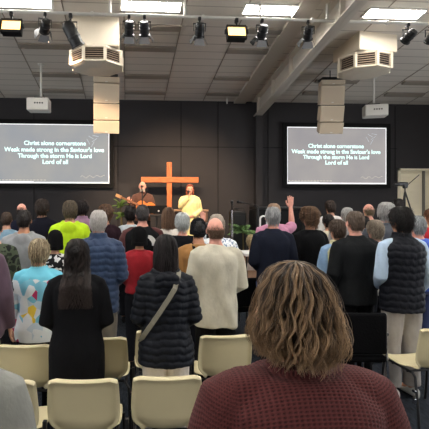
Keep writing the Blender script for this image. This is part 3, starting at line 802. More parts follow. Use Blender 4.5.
# ------------------------------------------------------------------ projection screens
m_frame = mat('screen_frame', (0.004, 0.004, 0.004), .7, .2)
def screenmat(name, c0, c1):
    m = bpy.data.materials.new(name); m.use_nodes = True; N = m.node_tree.nodes; L = m.node_tree.links; b = N['Principled BSDF']
    b.inputs['Base Color'].default_value = (.02, .02, .02, 1); b.inputs['Roughness'].default_value = .9; b.inputs['Specular IOR Level'].default_value = 0
    tc = N.new('ShaderNodeTexCoord'); n = N.new('ShaderNodeTexNoise'); n.inputs['Scale'].default_value = 1.1; n.inputs['Detail'].default_value = 3
    L.new(tc.outputs['Object'], n.inputs['Vector']); r = N.new('ShaderNodeValToRGB'); r.color_ramp.elements[0].position = .3; r.color_ramp.elements[1].position = .7
    r.color_ramp.elements[0].color = lin(c0)+(1,); r.color_ramp.elements[1].color = lin(c1)+(1,)
    L.new(n.outputs[0], r.inputs[0]); L.new(r.outputs[0], b.inputs['Emission Color']); b.inputs['Emission Strength'].default_value = 1.0; return m
m_txt = mat('lyric_text', lin((225, 255, 250)), 1, 0, emit=lin((222, 250, 246)), es=1.0)
m_edge = mat('projected_edge', lin((225, 225, 228)), 1, 0, emit=lin((225, 226, 226)), es=1.0)
def text_part(s, x, z, width, parent, mt, name='lyric_line', h=None):
    c = bpy.data.curves.new(name, 'FONT'); c.body = s; c.align_x = 'CENTER'; c.align_y = 'CENTER'; c.size = .14; c.extrude = .001; c.bevel_depth = .0035; c.bevel_resolution = 0
    o = link(name, c, mt, parent); o.rotation_euler = (PI/2, 0, 0); o.location = (x, -.012, z)
    bpy.context.view_layer.update()
    me = bpy.data.meshes.new_from_object(o.evaluated_get(bpy.context.evaluated_depsgraph_get()))
    bpy.data.objects.remove(o)
    vc = np.empty(len(me.vertices)*3, dtype=np.float32); me.vertices.foreach_get('co', vc); vc = vc.reshape(-1, 3)
    k = width/(vc[:, 0].max()-vc[:, 0].min()); vc *= (k, k, 1); me.vertices.foreach_set('co', vc.ravel()); me.update()
    me.materials.clear()
    o = link(name, me, mt, parent); o.rotation_euler = (PI/2, 0, 0); o.location = (x, -.012, z)
def screen(x0, y0, x1, y1, lines, cols, label, streak):
    a = aty(x0, y0, YW-.12); b = aty(x1, y1, YW-.12); W = b.x-a.x; Hh = a.z-b.z; cx = (a.x+b.x)/2; cz = (a.z+b.z)/2
    t = thing('projection_screen', label, 'screen', (cx, YW-.10, cz), 0, 'projection screens')
    G().box((0, 0, 0), (W, .01, Hh)).build('screen_surface', screenmat('projected_image_'+str(int(x1)), *cols), t)
    fw = 4.2/F*YW
    g = G(); g.box((-W/2-fw/2, 0, 0), (fw, .05, Hh+2*fw)); g.box((W/2+fw/2, 0, 0), (fw, .05, Hh+2*fw)); g.box((0, 0, Hh/2+fw/2), (W, .05, fw)); g.box((0, 0, -Hh/2-fw/2), (W, .05, fw)); g.box((0, .035, 0), (W+fw, .02, Hh+fw))
    g.build('frame', m_frame, t)
    e = .022
    G().box((-W/2+e/2, -.008, 0), (e, .004, Hh)).box((W/2-e/2, -.008, 0), (e, .004, Hh)).box((0, -.008, Hh/2-e/2), (W-2*e, .004, e)).box((0, -.008, -Hh/2+e), (W-2*e, .004, e*1.6)).build('bright_border', m_edge, t)
    for s, lx0, lx1, ly in lines:
        p = aty((lx0+lx1)/2, ly, YW-.12); q0 = aty(lx0, ly, YW-.12); q1 = aty(lx1, ly, YW-.12)
        text_part(s, p.x-cx, p.z-cz, q1.x-q0.x, t, m_txt)
    # faint hand drawn flourish and the tiny credit strip
    mf = mat('faint_projection', lin((178, 172, 160)), 1, 0, emit=lin((180, 172, 158)), es=1.0)
    pts = [(W*.24+W*.22*u, -.012, -Hh*.39+.035*math.sin(u*21)*(1-.5*u)+.03*u) for u in np.linspace(0, 1, 30)]
    G().tube(pts, .004, 4, False).build('flourish', mf, t)
    g = G()
    for k in range(14): g.box((-W/2+.06+k*.085, -.012, -Hh/2+.085), (.06, .002, .014))
    g.build('credit_line', mf, t)
    G().box((-W/2+W*.17, -.012, -Hh/2+.045), (W*.30, .003, .022)).build('progress_strip', m_edge, t)
    ms = mat('pale_streaks', lin((166, 172, 178)), 1, 0, emit=lin((158, 163, 168)), es=1.0)
    g = G()
    for k, (dx, dz, an) in enumerate(((0, 0, 30), (.06, -.05, -35), (-.05, -.08, 60), (.03, -.13, -60), (.08, .03, 10))):
        g.box((0, 0, 0), (.15, .002, .012), M=Matrix.Translation((W*.335+dx*1.4, -.010, Hh*streak+dz*1.3)) @ Matrix.Rotation(math.radians(an), 4, 'Y'))
    g.build('light_streaks', ms, t)
L1 = [('Christ alone cornerstone', 24, 86, 143.3), ("Weak made strong in the Saviour's love", 4.5, 104.5, 149.8), ('Through the storm He is Lord', 18, 92, 156), ('Lord of all', 42.5, 68, 162)]
L2 = [('Christ alone cornerstone', 308.5, 364, 146.2), ("Weak made strong in the Saviour's love", 292, 381, 151.8), ('Through the storm He is Lord', 303.5, 369.5, 157.3), ('Lord of all', 325.5, 348, 162.8)]
screen(-3.0, 123.3, 109.3, 183.6, L1, ((150, 154, 160), (168, 166, 162)), 'large projection screen with song words left of the stage', .28)
screen(287.2, 126.6, 386.6, 184.3, L2, ((150, 147, 150), (168, 163, 160)), 'large projection screen with song words right of the dark column', .36)

# ------------------------------------------------------------------ stage
ZS = 0.6
sx0, sx1 = aty(105, 220, 9).x, aty(262, 220, 9).x
st = thing('stage_platform', 'low black stage platform in front of the back wall', 'stage', ((sx0+sx1)/2, 10.05, 0))
G().box((0, 0, ZS-.03), (sx1-sx0, 1.85, .06), .01).build('deck', mat('stage_carpet', lin((48, 44, 42)), .95), st)
G().box((0, 0, (ZS-.06)/2), (sx1-sx0-.06, 1.78, ZS-.06)).build('skirt', m_blackm, st)
m_wood = mat('orange_timber', lin((186, 104, 56)), .5, var=.3, vscale=6, stretch=(6, 6, 1), bump=.1)
YC = 10.55
a = aty(166.7, 162.3, YC); b = aty(171.7, 181, YC)
t = thing('wooden_cross', 'tall varnished timber cross standing at the back of the stage', 'cross', ((a.x+b.x)/2, YC, ZS))
G().box((0, 0, (a.z-ZS)/2), (b.x-a.x, .09, a.z-ZS), .008).build('upright', m_wood, t)
cl = aty(141, 179.8, YC); cr = aty(198, 179.2, YC)
G().box(((cl.x+cr.x)/2-t.location.x, -.03, cl.z-ZS), (cr.x-cl.x, .10, 5.6/F*YC), .008, M=None).build('crossbar', mat('orange_timber_x', lin((186, 104, 56)), .5, var=.3, vscale=6, stretch=(1, 6, 6), bump=.1), t)
G().box((0, 0, .04), (.6, .5, .08), .01).build('foot', m_wood, t)
# timber rail / low table behind the singer
a = aty(166, 209.5, 10.1); b = aty(207, 209.5, 10.1)
t = thing('stage_table', 'long pale timber table behind the singer on the stage', 'table', ((a.x+b.x)/2, 10.1, ZS))
wt = b.x-a.x; ht = a.z-ZS
G().box((0, 0, ht-.02), (wt, .4, .04), .006).build('tabletop', mat('pale_timber', lin((176, 140, 112)), .5, var=.15, vscale=5, stretch=(1, 8, 8)), t)
G().box((0, .15, ht/2-.03), (wt-.1, .02, ht-.08)).build('front_panel', mat('brown_timber', lin((112, 84, 68)), .6, var=.15, vscale=5), t)
for sx in (-1, 1):
    for sy in (-1, 1): G().box((sx*(wt/2-.05), sy*.16, ht/2-.02), (.05, .05, ht-.04)).build('leg', mat('brown_timber', lin((112, 84, 68)), .6, var=.15, vscale=5), t)
# laptop on a black music desk
a = aty(147, 206.6, 9.3); b = aty(166.5, 215, 9.3)
t = thing('lectern_desk', 'black desk stand carrying the open laptop in front of the guitarist', 'stand', ((a.x+b.x)/2, 9.3, ZS))
zz = b.z-ZS
G().box((0, 0, zz-.015), (.5, .32, .03), .006).build('desk_top', m_black, t)
G().tube([(0, 0, .03), (0, 0, zz-.03)], .022, 10, False).build('pole', m_black, t)
G().box((0, 0, .015), (.42, .36, .03), .01).build('base', m_black, t)
t = thing('laptop', 'open black laptop with a small pale emblem on its lid, on the desk stand', 'laptop', ((a.x+b.x)/2, 9.3, b.z))
G().box((0, 0, .01), (.40, .26, .018), .004).build('keyboard_base', m_black, t)
M = Matrix.Translation((0, -.12, .02)) @ Matrix.Rotation(math.radians(12), 4, 'X')
lid = G().box((0, 0, .10), (b.x-a.x, .01, .185), .004, M=M).build('lid', m_blackm, t)
G().lathe([(.016, 0), (.018, .003), (.014, .005)], 12, M=M @ Matrix.Translation((.03, -.006, .075)) @ Matrix.Rotation(PI/2, 4, 'X')).build('emblem', mat('emblem', lin((220, 220, 225)), .4), lid)

# palms
m_leaf = mat('palm_green', lin((92, 122, 72)), .5, var=.3, vscale=10)
m_leafl = mat('palm_lime', lin((84, 108, 46)), .5, var=.3, vscale=10)
def palm(px, py, Y, z0, size, n, label, mt, pot=(150, 92, 66), seed=3, up=1.0):
    r = random.Random(seed); c = aty(px, py, Y)
    t = thing('potted_palm', label, 'plant', (c.x, Y, z0))
    hz = c.z-z0
    G().lathe([(.11, 0), (.15, .24), (.165, .245), (.165, .29), (.14, .29), (.13, .25)], 20).build('pot', mat('pot_%d' % pot[0], lin(pot), .7), t, True)
    G().tube([(0, 0, .2), (0.01, 0, hz*.6), (0, 0, hz)], [.02, .016, .012], 8).build('stem', mat('stem', lin((96, 84, 50)), .8), t)
    for k in range(n):
        a = 2*PI*k/n+r.uniform(-.3, .3); L = size*r.uniform(.75, 1.1); el = r.uniform(.35, 1.25)*up
        g = G(); pts = []
        for q in range(9):
            u = q/8; ang = el-u*1.1
            pts.append(Vector((0, 0, hz)) if q == 0 else pts[-1]+Vector((math.cos(a)*math.cos(ang), math.sin(a)*math.cos(ang), math.sin(ang)))*L/8)
        g.tube(pts, [.006]*8+[.003], 5, False)
        for q in range(1, 9):
            dr = (pts[q]-pts[q-1]).normalized(); sd = dr.cross(Vector((0, 0, 1))).normalized()
            for s in (-1, 1):
                for off in (0, .5):
                    p0 = pts[q-1].lerp(pts[q], off)
                    ll = L*.34*math.sin(PI*(.15+.8*(q+off)/9)); tip = p0+(sd*s*.8+dr*.65+Vector((0, 0, -.25))).normalized()*ll
                    mid = p0.lerp(tip, .45)+Vector((0, 0, .01)); wv = dr*.011
                    g.add([p0, mid+wv, tip, mid-wv], [(0, 1, 2, 3)])
        g.build('frond', mt, t, fixn=False)
palm(121, 207, 9.6, ZS, .24, 12, 'tall lime green leafy plant standing left of the guitarist', m_leafl, seed=5, up=1.4)
palm(122, 217, 9.2, ZS, .30, 14, 'low bushy lime green plant at the stage front, left of the guitar player', m_leafl, seed=9)
palm(243, 233, 8.15, 0.35, .36, 18, 'spreading green palm in a terracotta pot right of the stage', m_leaf, (176, 100, 70), seed=4)
t = thing('plant_stand', 'small dark stand under the terracotta palm pot', 'stand', (aty(243, 233, 8.15).x, 8.15, 0))
G().box((0, 0, .335), (.36, .36, .03)).build('top', m_black, t)
for sx in (-1, 1):
    for sy in (-1, 1): G().box((sx*.15, sy*.15, .16), (.03, .03, .32)).build('leg', m_black, t)

# black stage speakers, cases and keyboard
def spk(x0, y0, x1, Y, label, dp=.5):
    a = aty(x0, y0, Y); b = aty(x1, y0, Y)
    t = thing('floor_speaker', label, 'loudspeaker', ((a.x+b.x)/2, Y+dp/2, 0))
    w_ = b.x-a.x
    G().box((0, 0, a.z/2), (w_, dp, a.z), .02).build('cabinet', m_black, t)
    G().box((0, -dp/2-.004, a.z*.55), (w_*.88, .012, a.z*.8), .004).build('grille', mat('black_grille', lin((32, 32, 34)), .8, bump=.5, bscale=300), t)
    G().box((0, 0, a.z+.012), (w_*.3, .03, .02), .006).build('handle', m_black, t)
spk(205, 223, 215.5, 8.65, 'low black speaker cabinet left of the chrome microphone stand', .3)
spk(233.5, 211.5, 246.5, 8.65, 'tall black speaker cabinet behind the chrome microphone stand', .4)
a = aty(257, 207, 8.2); b = aty(306, 207, 8.2)
t = thing('piano', 'long black upright piano seen from behind, below the raised hand', 'piano', ((a.x+b.x)/2, 8.5, 0)); w_ = b.x-a.x
G().box((0, 0, a.z/2-.02), (w_-.06, .45, a.z-.06), .01).build('back_panel', m_blackm, t)
G().box((0, 0, a.z-.02), (w_, .5, .04), .012).build('lid', m_black, t)
for s in (-1, 1): G().box((s*(w_/2-.03), 0, a.z/2-.03), (.06, .5, a.z-.06), .01).build('side', m_black, t)
G().box((0, -.24, .5), (w_-.1, .05, .08), .01).build('rail', m_black, t)
# microphone stands
def mic_stand(px, ptop, Y, label, mt, boom=None, z0=0):
    c = aty(px, ptop, Y); t = thing('microphone_stand', label, 'microphone stand', (c.x, Y, z0)); h = c.z-z0
    G().tube([(0, 0, .05), (0, 0, h)], .014, 10, False).lathe([(.024, 0), (.024, .12)], 12, (0, 0, h*.72)).build('pole', mt, t)
    for k in range(3):
        a = PI/6+k*2*PI/3; G().tube([(0, 0, .2), (math.cos(a)*.3, math.sin(a)*.3, .015)], .01, 8).build('leg', m_black, t)
    if boom is None:
        G().tube([(0, 0, h), (-.01, -.04, h+.1)], .012, 8).ell((-.012, -.055, h+.14), (.028, .028, .032)).build('microphone', m_black, t, True)
    else:
        e = aty(boom[0], boom[1], Y-.15); e = e-Vector((c.x, Y, z0))
        G().tube([(0, 0, h), e], .009, 8).build('boom', m_black, t)
        G().tube([e, e+Vector((-.06, -.02, .01))], .022, 10).ell(tuple(e+Vector((-.08, -.03, .012))), (.03, .03, .03)).build('microphone', m_black, t, True)
mic_stand(232, 210, 7.5, 'chrome microphone stand with an upright microphone right of the bald man', m_chrome)
mic_stand(244, 208.5, 9.3, 'thin black microphone stand with a flat bar beside the tall speaker', m_black, (238, 209), ZS)
mic_stand(258, 206, 7.9, 'black boom microphone stand reaching left from the piano', m_black, (242, 202.5), 0)

# camera on tripod by the doorway
c = aty(405, 188, 9.6)
t = thing('tripod', 'black camera tripod standing in front of the cream doorway', 'tripod', (c.x, 9.6, 0))
G().tube([(0, 0, .9), (0, 0, c.z)], .016, 10, False).build('centre_column', m_black, t)
for k, a in enumerate((-.35, PI+.5, PI*.5)):
    G().tube([(0, 0, c.z-.08), (math.cos(a)*.62, math.sin(a)*.5, .015)], [.018, .012], 8).build('leg', m_black, t)
G().box((0, 0, c.z+.02), (.07, .09, .05), .01).build('head', m_black, t)
G().tube([(0, 0, c.z+.02), (.26, -.12, c.z+.30)], .009, 8).build('pan_handle', m_black, t)
t2 = thing('video_camera', 'small black video camera on top of the tripod', 'camera', (c.x, 9.6, c.z+.047))
G().box((-.06, 0, .045), (.24, .09, .09), .02).build('camera_body', m_black, t2)
G().lathe([(.045, 0), (.045, .07), (.05, .075), (.05, .10), (.03, .10)], 16, M=Matrix.Translation((-.17, 0, .04)) @ Matrix.Rotation(-PI/2, 4, 'Y')).build('lens', m_black, t2, True)
G().box((-.02, -.06, -.0), (.09, .03, .07), .008).build('flip_screen', m_black, t2)

# ------------------------------------------------------------------ cream shell chairs
m_shell = mat('cream_shell', lin((202, 190, 153)), .42, .45, 0, .03, 5)
CH = 0.80
def shell_mesh():
    """one moulded sheet: back with rolled rim, curving into the seat"""
    prof = [(-.055, .800, .200), (-.060, .775, .204), (-.048, .70, .210), (-.034, .62, .213), (-.026, .58, .212), (-.018, .535, .207), (-.008, .50, .188), (.008, .468, .155), (.04, .445, .135), (.09, .432, .15), (.15, .425, .20), (.22, .428, .212), (.32, .44, .212), (.38, .44, .206), (.405, .425, .198)]
    P = np.array(prof); sN = 40; sv = np.linspace(0, len(P)-1, sN)
    Y = np.interp(sv, range(len(P)), P[:, 0]); Z = np.interp(sv, range(len(P)), P[:, 1]); W = np.interp(sv, range(len(P)), P[:, 2])
    us = np.linspace(-1, 1, 29); V = []
    for i in range(sN):
        j0, j1 = max(i-1, 0), min(i+1, sN-1); ty, tz = Y[j1]-Y[j0], Z[j1]-Z[j0]; l = math.hypot(ty, tz); ty /= l; tz /= l
        n = (tz, -ty)     # points to the sitter / up
        if n[0] < 0 and i < sN*.5: n = (-n[0], -n[1])
        if n[1] < 0 and i >= sN*.5: n = (-n[0], -n[1])
        for u in us:
            au = abs(u); back = max(0.0, 1-i/(sN*.45))
            dish = (.030*au**2.2)*(1 if i < sN*.5 else .6)         # sides come forward
            rim = -.026*max(0, (au-.86)/.14)**1.5*(1 if i < sN*.62 else .4)
            x = u*W[i]
            top = 0.0
            if i < 4: top = .012*(1-au**2)*-1
            V.append((x, Y[i]+n[0]*(dish+rim), Z[i]+n[1]*(dish+rim)*(0 if i < sN*.4 else 1)+(-.010*(1-(1-au)**.5 if au > .85 else 0)*(1 if i < 3 else 0))+(.004*u*u if i < 4 else 0)))
    # top lip rolled backwards
    base = [V[j] for j in range(29)]
    lip = [[(x*1.0, y-.022, z-.004) for x, y, z in base], [(x, y-.030, z-.018) for x, y, z in base]]
    V = [p for r in reversed(lip) for p in r]+V; sN += 2
    Fc = []
    for i in range(sN-1):
        for j in range(28): Fc.append((i*29+j, i*29+j+1, (i+1)*29+j+1, (i+1)*29+j))
    me = bpy.data.meshes.new('seat_shell'); me.from_pydata(V, [], Fc); me.update()
    o = bpy.data.objects.new('tmp', me); COL.objects.link(o)
    s = o.modifiers.new('s', 'SOLIDIFY'); s.thickness = .007; s.offset = 0
    b = o.modifiers.new('b', 'SUBSURF'); b.levels = 1
    out = bpy.data.meshes.new_from_object(o.evaluated_get(bpy.context.evaluated_depsgraph_get())); bpy.data.objects.remove(o)
    out.polygons.foreach_set('use_smooth', [True]*len(out.polygons))
    out.materials.clear()
    return out
def make_chair(label, group):
    t = thing('shell_chair', label, 'chair', (0, 0, 0), 0, group)
    link('seat_shell', shell_mesh(), m_shell, t)
    for s in (-1, 1):
        G().tube([(s*.19, .04, .415), (s*.215, -.02, .40), (s*.225, -.06, .2), (s*.235, -.09, .012)], .011, 10).build('leg', m_black, t, True)
        G().tube([(s*.19, .32, .415), (s*.215, .36, .40), (s*.225, .38, .2), (s*.235, .41, .012)], .011, 10).build('leg', m_black, t, True)
        G().tube([(s*.19, .04, .415), (s*.19, .32, .415)], .011, 8).build('side_rail', m_black, t, True)
        G().box((s*.243, -.045, .22), (.02, .035, .05), .004).build('link_clip', m_chrome, t); G().box((s*.243, -.045, .30), (.02, .035, .02), .004).build('link_clip', m_chrome, t)
    G().box((.252, -.05, .36), (.022, .03, .42), .004).build('link_bar', m_black, t)
    G().tube([(-.19, .10, .405), (.19, .10, .405)], .010, 8).build('cross_rail', m_black, t, True)
    G().tube([(-.19, .28, .405), (.19, .28, .405)], .010, 8).build('cross_rail', m_black, t, True)
    return t
ch0 = make_chair('x', 'cream shell chairs in rows'); first = [True]
def chair(px, ptop, label, rot=0, d=None):
    dd = (CAMZ-CH)/((ptop-CY)/F)+.07 if d is None else d
    p = at(px, CY, dd); o = ch0 if first[0] else copy_tree(ch0); first[0] = False
    o.location = (p.x, p.y, 0); o.rotation_euler = (0, 0, math.radians(rot)); o['label'] = label; return o
chair(4, 382, 'cream chair at the lower left, half hidden by the grey shoulder', -4)
chair(84.5, 380.5, 'cream chair behind the long haired woman in black', -2)
chair(166.5, 377.5, 'cream chair behind the woman with pale trousers, lowest in the picture', -1)
chair(25.5, 345.5, 'cream chair behind the woman in the colourful jacket', -3)
chair(101, 338, 'cream chair mostly hidden behind the woman in black, by the aisle rails', -3)
chair(-22, 322, 'cream chair at the far left edge, two rows ahead of the grey shoulder', -6)
chair(224, 336, 'cream chair behind the man in the beige jacket', 1)
chair(437, 329, 'cream chair at the right edge behind the person in the quilted vest', 4)
chair(161, 338, 'cream chair in front of the woman in the black puffer, mostly hidden by her', 0, 3.50)
# ------------------------------------------------------------------ people, nearest first
# the woman right in front of the camera
def waffle():
    m = bpy.data.materials.new('maroon_knit'); m.use_nodes = True; N = m.node_tree.nodes; L = m.node_tree.links; b = N['Principled BSDF']
    b.inputs['Roughness'].default_value = .9; b.inputs['Specular IOR Level'].default_value = .15; b.inputs['Sheen Weight'].default_value = .05
    a = N.new('ShaderNodeAttribute'); a.attribute_name = 'stitch_shade'; s = N.new('ShaderNodeSeparateXYZ'); L.new(a.outputs['Vector'], s.inputs[0])
    r = N.new('ShaderNodeValToRGB'); r.color_ramp.elements[0].color = lin((30, 15, 16))+(1,); r.color_ramp.elements[1].color = lin((86, 44, 43))+(1,)  # hollows between stitches darkened, shading put into the colour
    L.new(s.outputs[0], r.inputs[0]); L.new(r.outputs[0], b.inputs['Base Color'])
    n = N.new('ShaderNodeTexNoise'); n.inputs['Scale'].default_value = 500; bp = N.new('ShaderNodeBump'); bp.inputs['Strength'].default_value = .3; bp.inputs['Distance'].default_value = .003
    L.new(n.outputs[0], bp.inputs['Height']); L.new(bp.outputs[0], b.inputs['Normal']); return m
ob, S = person('person in a maroon waffle-knit jumper with wavy light brown hair, nearest the camera', 296, .93, 255, 'f', 1.02, vox=.008, skin='fair', hpad=.012,
    shirt=dict(name='jumper', t=.024, amp=.001, rgb=(90, 50, 50), hem=.80, collar=.0), legs=dict(rgb=(40, 45, 60)), seed=11,
    hr=dict(style='front', root=(40, 31, 25), tip=(160, 130, 98), n=8000, wave=.0062, lam=.075, rad=.0008, clump=58, depth=.22, seg=28, contrast=.42, frizz=.035, rough=.36, hx=.86, off=(0, -.005, .0)))
# re-knit the jumper at stitch scale
jo = [c for c in ob.children if c.name.startswith('jumper')][0]
g = G(); t = .026
g.rings(torso_rings('f', 1.04, t, .80, 1.475))
g.lathe([(0.056, 1.43), (0.072, 1.46), (0.068, 1.50), (0.064, 1.535), (0.058, 1.54)], 28, (0, -.004, 0))
for side in (-1, 1):
    sh, e, w_, hd, th = armpts('f', 1.05, side, 'clasp'); sh = sh+Vector((0, 0, -.01))
    g.tube([Vector((sh.x*.35, -.012, 1.425)), Vector((sh.x*.7, -.012, 1.415)), sh, sh.lerp(e, .2), sh.lerp(e, .5), e, e.lerp(w_, .45), e.lerp(w_, .93)], [.062, .064, .066, .069, .070, .068, .062, .05], 24)
me = volume(g, .0032, 60); c = vco(me); no = vno(me)
sgn = np.sign(c[:, 0]); ax = np.abs(c[:, 0])
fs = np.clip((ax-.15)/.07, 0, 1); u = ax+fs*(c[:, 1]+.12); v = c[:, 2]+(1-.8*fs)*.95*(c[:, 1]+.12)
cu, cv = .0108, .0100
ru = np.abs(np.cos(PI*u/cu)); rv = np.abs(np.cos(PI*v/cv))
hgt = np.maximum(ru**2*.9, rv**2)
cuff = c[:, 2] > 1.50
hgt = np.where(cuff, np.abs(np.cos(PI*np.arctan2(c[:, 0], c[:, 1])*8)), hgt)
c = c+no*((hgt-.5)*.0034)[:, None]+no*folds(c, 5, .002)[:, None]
def hunch(c):
    z = c[:, 2]; a = np.clip((z-1.05)/.33, 0, 1); b = np.clip((z-1.45)/.10, 0, 1)
    c = c.copy(); c[:, 2] += .055*a*a*(3-2*a)*(1-b*b*(3-2*b)); return c
setco(me, hunch(c)*S)
bc = vco(ob.data)/S; setco(ob.data, hunch(bc)*S)
a_ = me.attributes.new('stitch_shade', 'FLOAT_VECTOR', 'POINT'); tv = np.zeros((len(c), 3), dtype=np.float32); tv[:, 0] = hgt; a_.data.foreach_set('vector', tv.ravel())
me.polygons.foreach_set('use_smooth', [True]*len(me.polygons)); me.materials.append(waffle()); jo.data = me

person('person in a plain light grey top, only a shoulder showing at the bottom left', -66, 1.10, 260, 'm', 1.06, S=.945, vox=.009, shirt=dict(name='sweatshirt', rgb=(124, 125, 120), t=.024, amp=.003, collar=.02), seed=12, hr=dict(style='short', root=(80, 70, 60), tip=(110, 100, 90), n=150))
person('person in a mauve top cut off by the left edge', -25, 3.25, 208, 'f', 1.08, S=.985, vox=.010, arms=('down', 'down'), shirt=dict(name='jumper', rgb=(92, 74, 88), t=.028, hem=.82), seed=13, hr=dict(style='bob', root=(60, 45, 40), tip=(90, 70, 60), n=150))

person('person with long dark wavy hair wearing a long black coat', 77, 3.02, 238, 'f', 1.06, ('clasp', 'clasp'), 2, 'tan', vox=.008, seed=14, hpad=.01,
    shirt=dict(name='coat', rgb=(20, 20, 24), t=.035, hem=.36, amp=.005, hood=False, collar=.02, flare=.0), legs=dict(rgb=(14, 14, 16)),
    hr=dict(style='long', root=(16, 13, 13), tip=(66, 54, 50), n=3200, wave=.010, lam=.10, rad=.0017, clump=30, depth=.2, seg=24, contrast=.3, frizz=.02))
# loosely gathered knot on the back of her head
kb = [o for o in bpy.data.objects if o.get('label', '').startswith('person with long dark wavy hair')][0]
g = G(); g.ell((0, -.112, 1.50), (.03, .016, .026))
rr = random.Random(4)
for k in range(26):
    a = rr.uniform(0, 2*PI); r0 = rr.uniform(.004, .030); q = [(r0*math.cos(a+i*.45), -.128+.012*(r0/.03)**2+.003*math.sin(i+k), 1.50+r0*.9*math.sin(a+i*.45)) for i in range(7)]
    g.tube(q, [.002]+[.004]*5+[.002], 6)
g.build('hair_knot', hairmat((22, 18, 18), (60, 48, 44)), kb, True)

def splash():
    m = bpy.data.materials.new('splash_print'); m.use_nodes = True; N = m.node_tree.nodes; L = m.node_tree.links; b = N['Principled BSDF']; b.inputs['Roughness'].default_value = .7
    tc = N.new('ShaderNodeTexCoord'); sp = N.new('ShaderNodeSeparateXYZ'); L.new(tc.outputs['Object'], sp.inputs[0])
    n1 = N.new('ShaderNodeTexNoise'); n1.inputs['Scale'].default_value = 7; n1.inputs['Detail'].default_value = 3; L.new(tc.outputs['Object'], n1.inputs[0])
    v = N.new('ShaderNodeTexVoronoi'); v.inputs['Scale'].default_value = 14; L.new(tc.outputs['Object'], v.inputs['Vector'])
    sc = N.new('ShaderNodeSeparateColor'); L.new(v.outputs['Color'], sc.inputs[0])
    r = N.new('ShaderNodeValToRGB'); r.color_ramp.interpolation = 'CONSTANT'
    cs = [(0, (222, 228, 232)), (.45, (196, 212, 224)), (.60, (120, 190, 214)), (.68, (226, 230, 232)), (.80, (236, 204, 70)), (.86, (190, 40, 96)), (.94, (40, 40, 46)), (.975, (224, 230, 236))]
    while len(r.color_ramp.elements) < len(cs): r.color_ramp.elements.new(.5)
    for e, (p, c) in zip(r.color_ramp.elements, cs): e.position = p; e.color = lin(c)+(1,)
    L.new(sc.outputs[0], r.inputs[0])
    ad = N.new('ShaderNodeMath'); ad.operation = 'MULTIPLY_ADD'; ad.inputs[1].default_value = .12; L.new(n1.outputs[0], ad.inputs[0]); L.new(sp.outputs[2], ad.inputs[2])
    r2 = N.new('ShaderNodeValToRGB'); r2.color_ramp.interpolation = 'CONSTANT'
    mp = N.new('ShaderNodeMapRange'); mp.inputs['From Min'].default_value = .6; mp.inputs['From Max'].default_value = 1.4; L.new(ad.outputs[0], mp.inputs[0])
    r2.color_ramp.elements[0].color = (0, 0, 0, 1); r2.color_ramp.elements[1].position = .80; r2.color_ramp.elements[1].color = (1, 1, 1, 1); L.new(mp.outputs[0], r2.inputs[0])
    mx = N.new('ShaderNodeMix'); mx.data_type = 'RGBA'; L.new(r2.outputs[0], mx.inputs[0]); L.new(r.outputs[0], mx.inputs[6]); mx.inputs[7].default_value = lin((104, 192, 216))+(1,)
    L.new(mx.outputs[2], b.inputs['Base Color'])
    bp = N.new('ShaderNodeBump'); bp.inputs['Strength'].default_value = .3; bp.inputs['Distance'].default_value = .01; L.new(n1.outputs[0], bp.inputs['Height']); L.new(bp.outputs[0], b.inputs['Normal'])
    return m
person('person with ash blond hair in a turquoise and white jacket splashed with pink and yellow', 39, 3.6, 238, 'f', 1.12, ('down', 'clasp'), 0, 'pink', vox=.009, seed=15, hpad=.015,
    shirt=dict(name='jacket', m=splash(), t=.030, hem=.80, amp=.006, collar=.02), legs=dict(rgb=(16, 16, 18)),
    hr=dict(style='full', root=(120, 104, 84), tip=(214, 198, 164), n=1300, length=.085, wave=.003, rad=.0022, clump=26, contrast=.4, hx=1.06))
person('person with white hair wearing a navy quilted puffer jacket and khaki trousers', 98.5, 4.15, 209.5, 'm', 0.98, ('clasp', 'clasp'), -3, 'pink', vox=.009, seed=16, hpad=.004,
    shirt=dict(name='puffer_jacket', rgb=(44, 60, 88), t=.040, hem=.78, quilt=(.062, .011), amp=.004, collar=.05, rough=.55), legs=dict(rgb=(112, 106, 96)),
    hr=dict(style='short', root=(178, 172, 168), tip=(224, 220, 216), n=900, length=.035, rad=.0018, contrast=.12))
pb, pS = person('person with dark shoulder-length hair in a black puffer coat crossed by a grey bag strap', 166, 3.04, 234.5, 'f', 1.02, ('clasp', 'clasp'), 0, 'tan', vox=.0075, seed=17, hpad=.01,
    shirt=dict(name='puffer_coat', rgb=(32, 35, 43), t=.036, hem=.775, quilt=(.055, .012), amp=.004, hood=True, flare=.02, rough=.5), legs=dict(rgb=(206, 196, 186)),
    hr=dict(style='bob', root=(20, 18, 20), tip=(74, 66, 66), n=2600, wave=.003, lam=.14, rad=.0013, clump=46, depth=.2, seg=16, contrast=.25, hz=1.05))
# cross body strap, part of her bag
def strap(parent, S, pts, wd, mt, name='bag_strap'):
    V = []
    for i, p in enumerate(pts):
        p = Vector(p); q = Vector(pts[min(i+1, len(pts)-1)])-Vector(pts[max(i-1, 0)]); q.normalize(); sd = q.cross(Vector((0, -1, 0)))
        sd = sd.normalized() if sd.length > .2 else Vector((1, 0, 0))
        V.append([(p+sd*wd/2+Vector((0, .004, 0)))*S, (p-sd*wd/2+Vector((0, .004, 0)))*S, (p-sd*wd/2-Vector((0, .004, 0)))*S, (p+sd*wd/2-Vector((0, .004, 0)))*S])
    return G().rings(V).build(name, mt, parent)
strap(pb, pS, [(.10, -.02, 1.50), (.085, -.11, 1.465), (.05, -.178, 1.38), (.0, -.180, 1.30), (-.06, -.178, 1.21), (-.12, -.168, 1.12), (-.175, -.13, 1.03), (-.205, -.05, .95)], .036, cloth((128, 124, 110)))

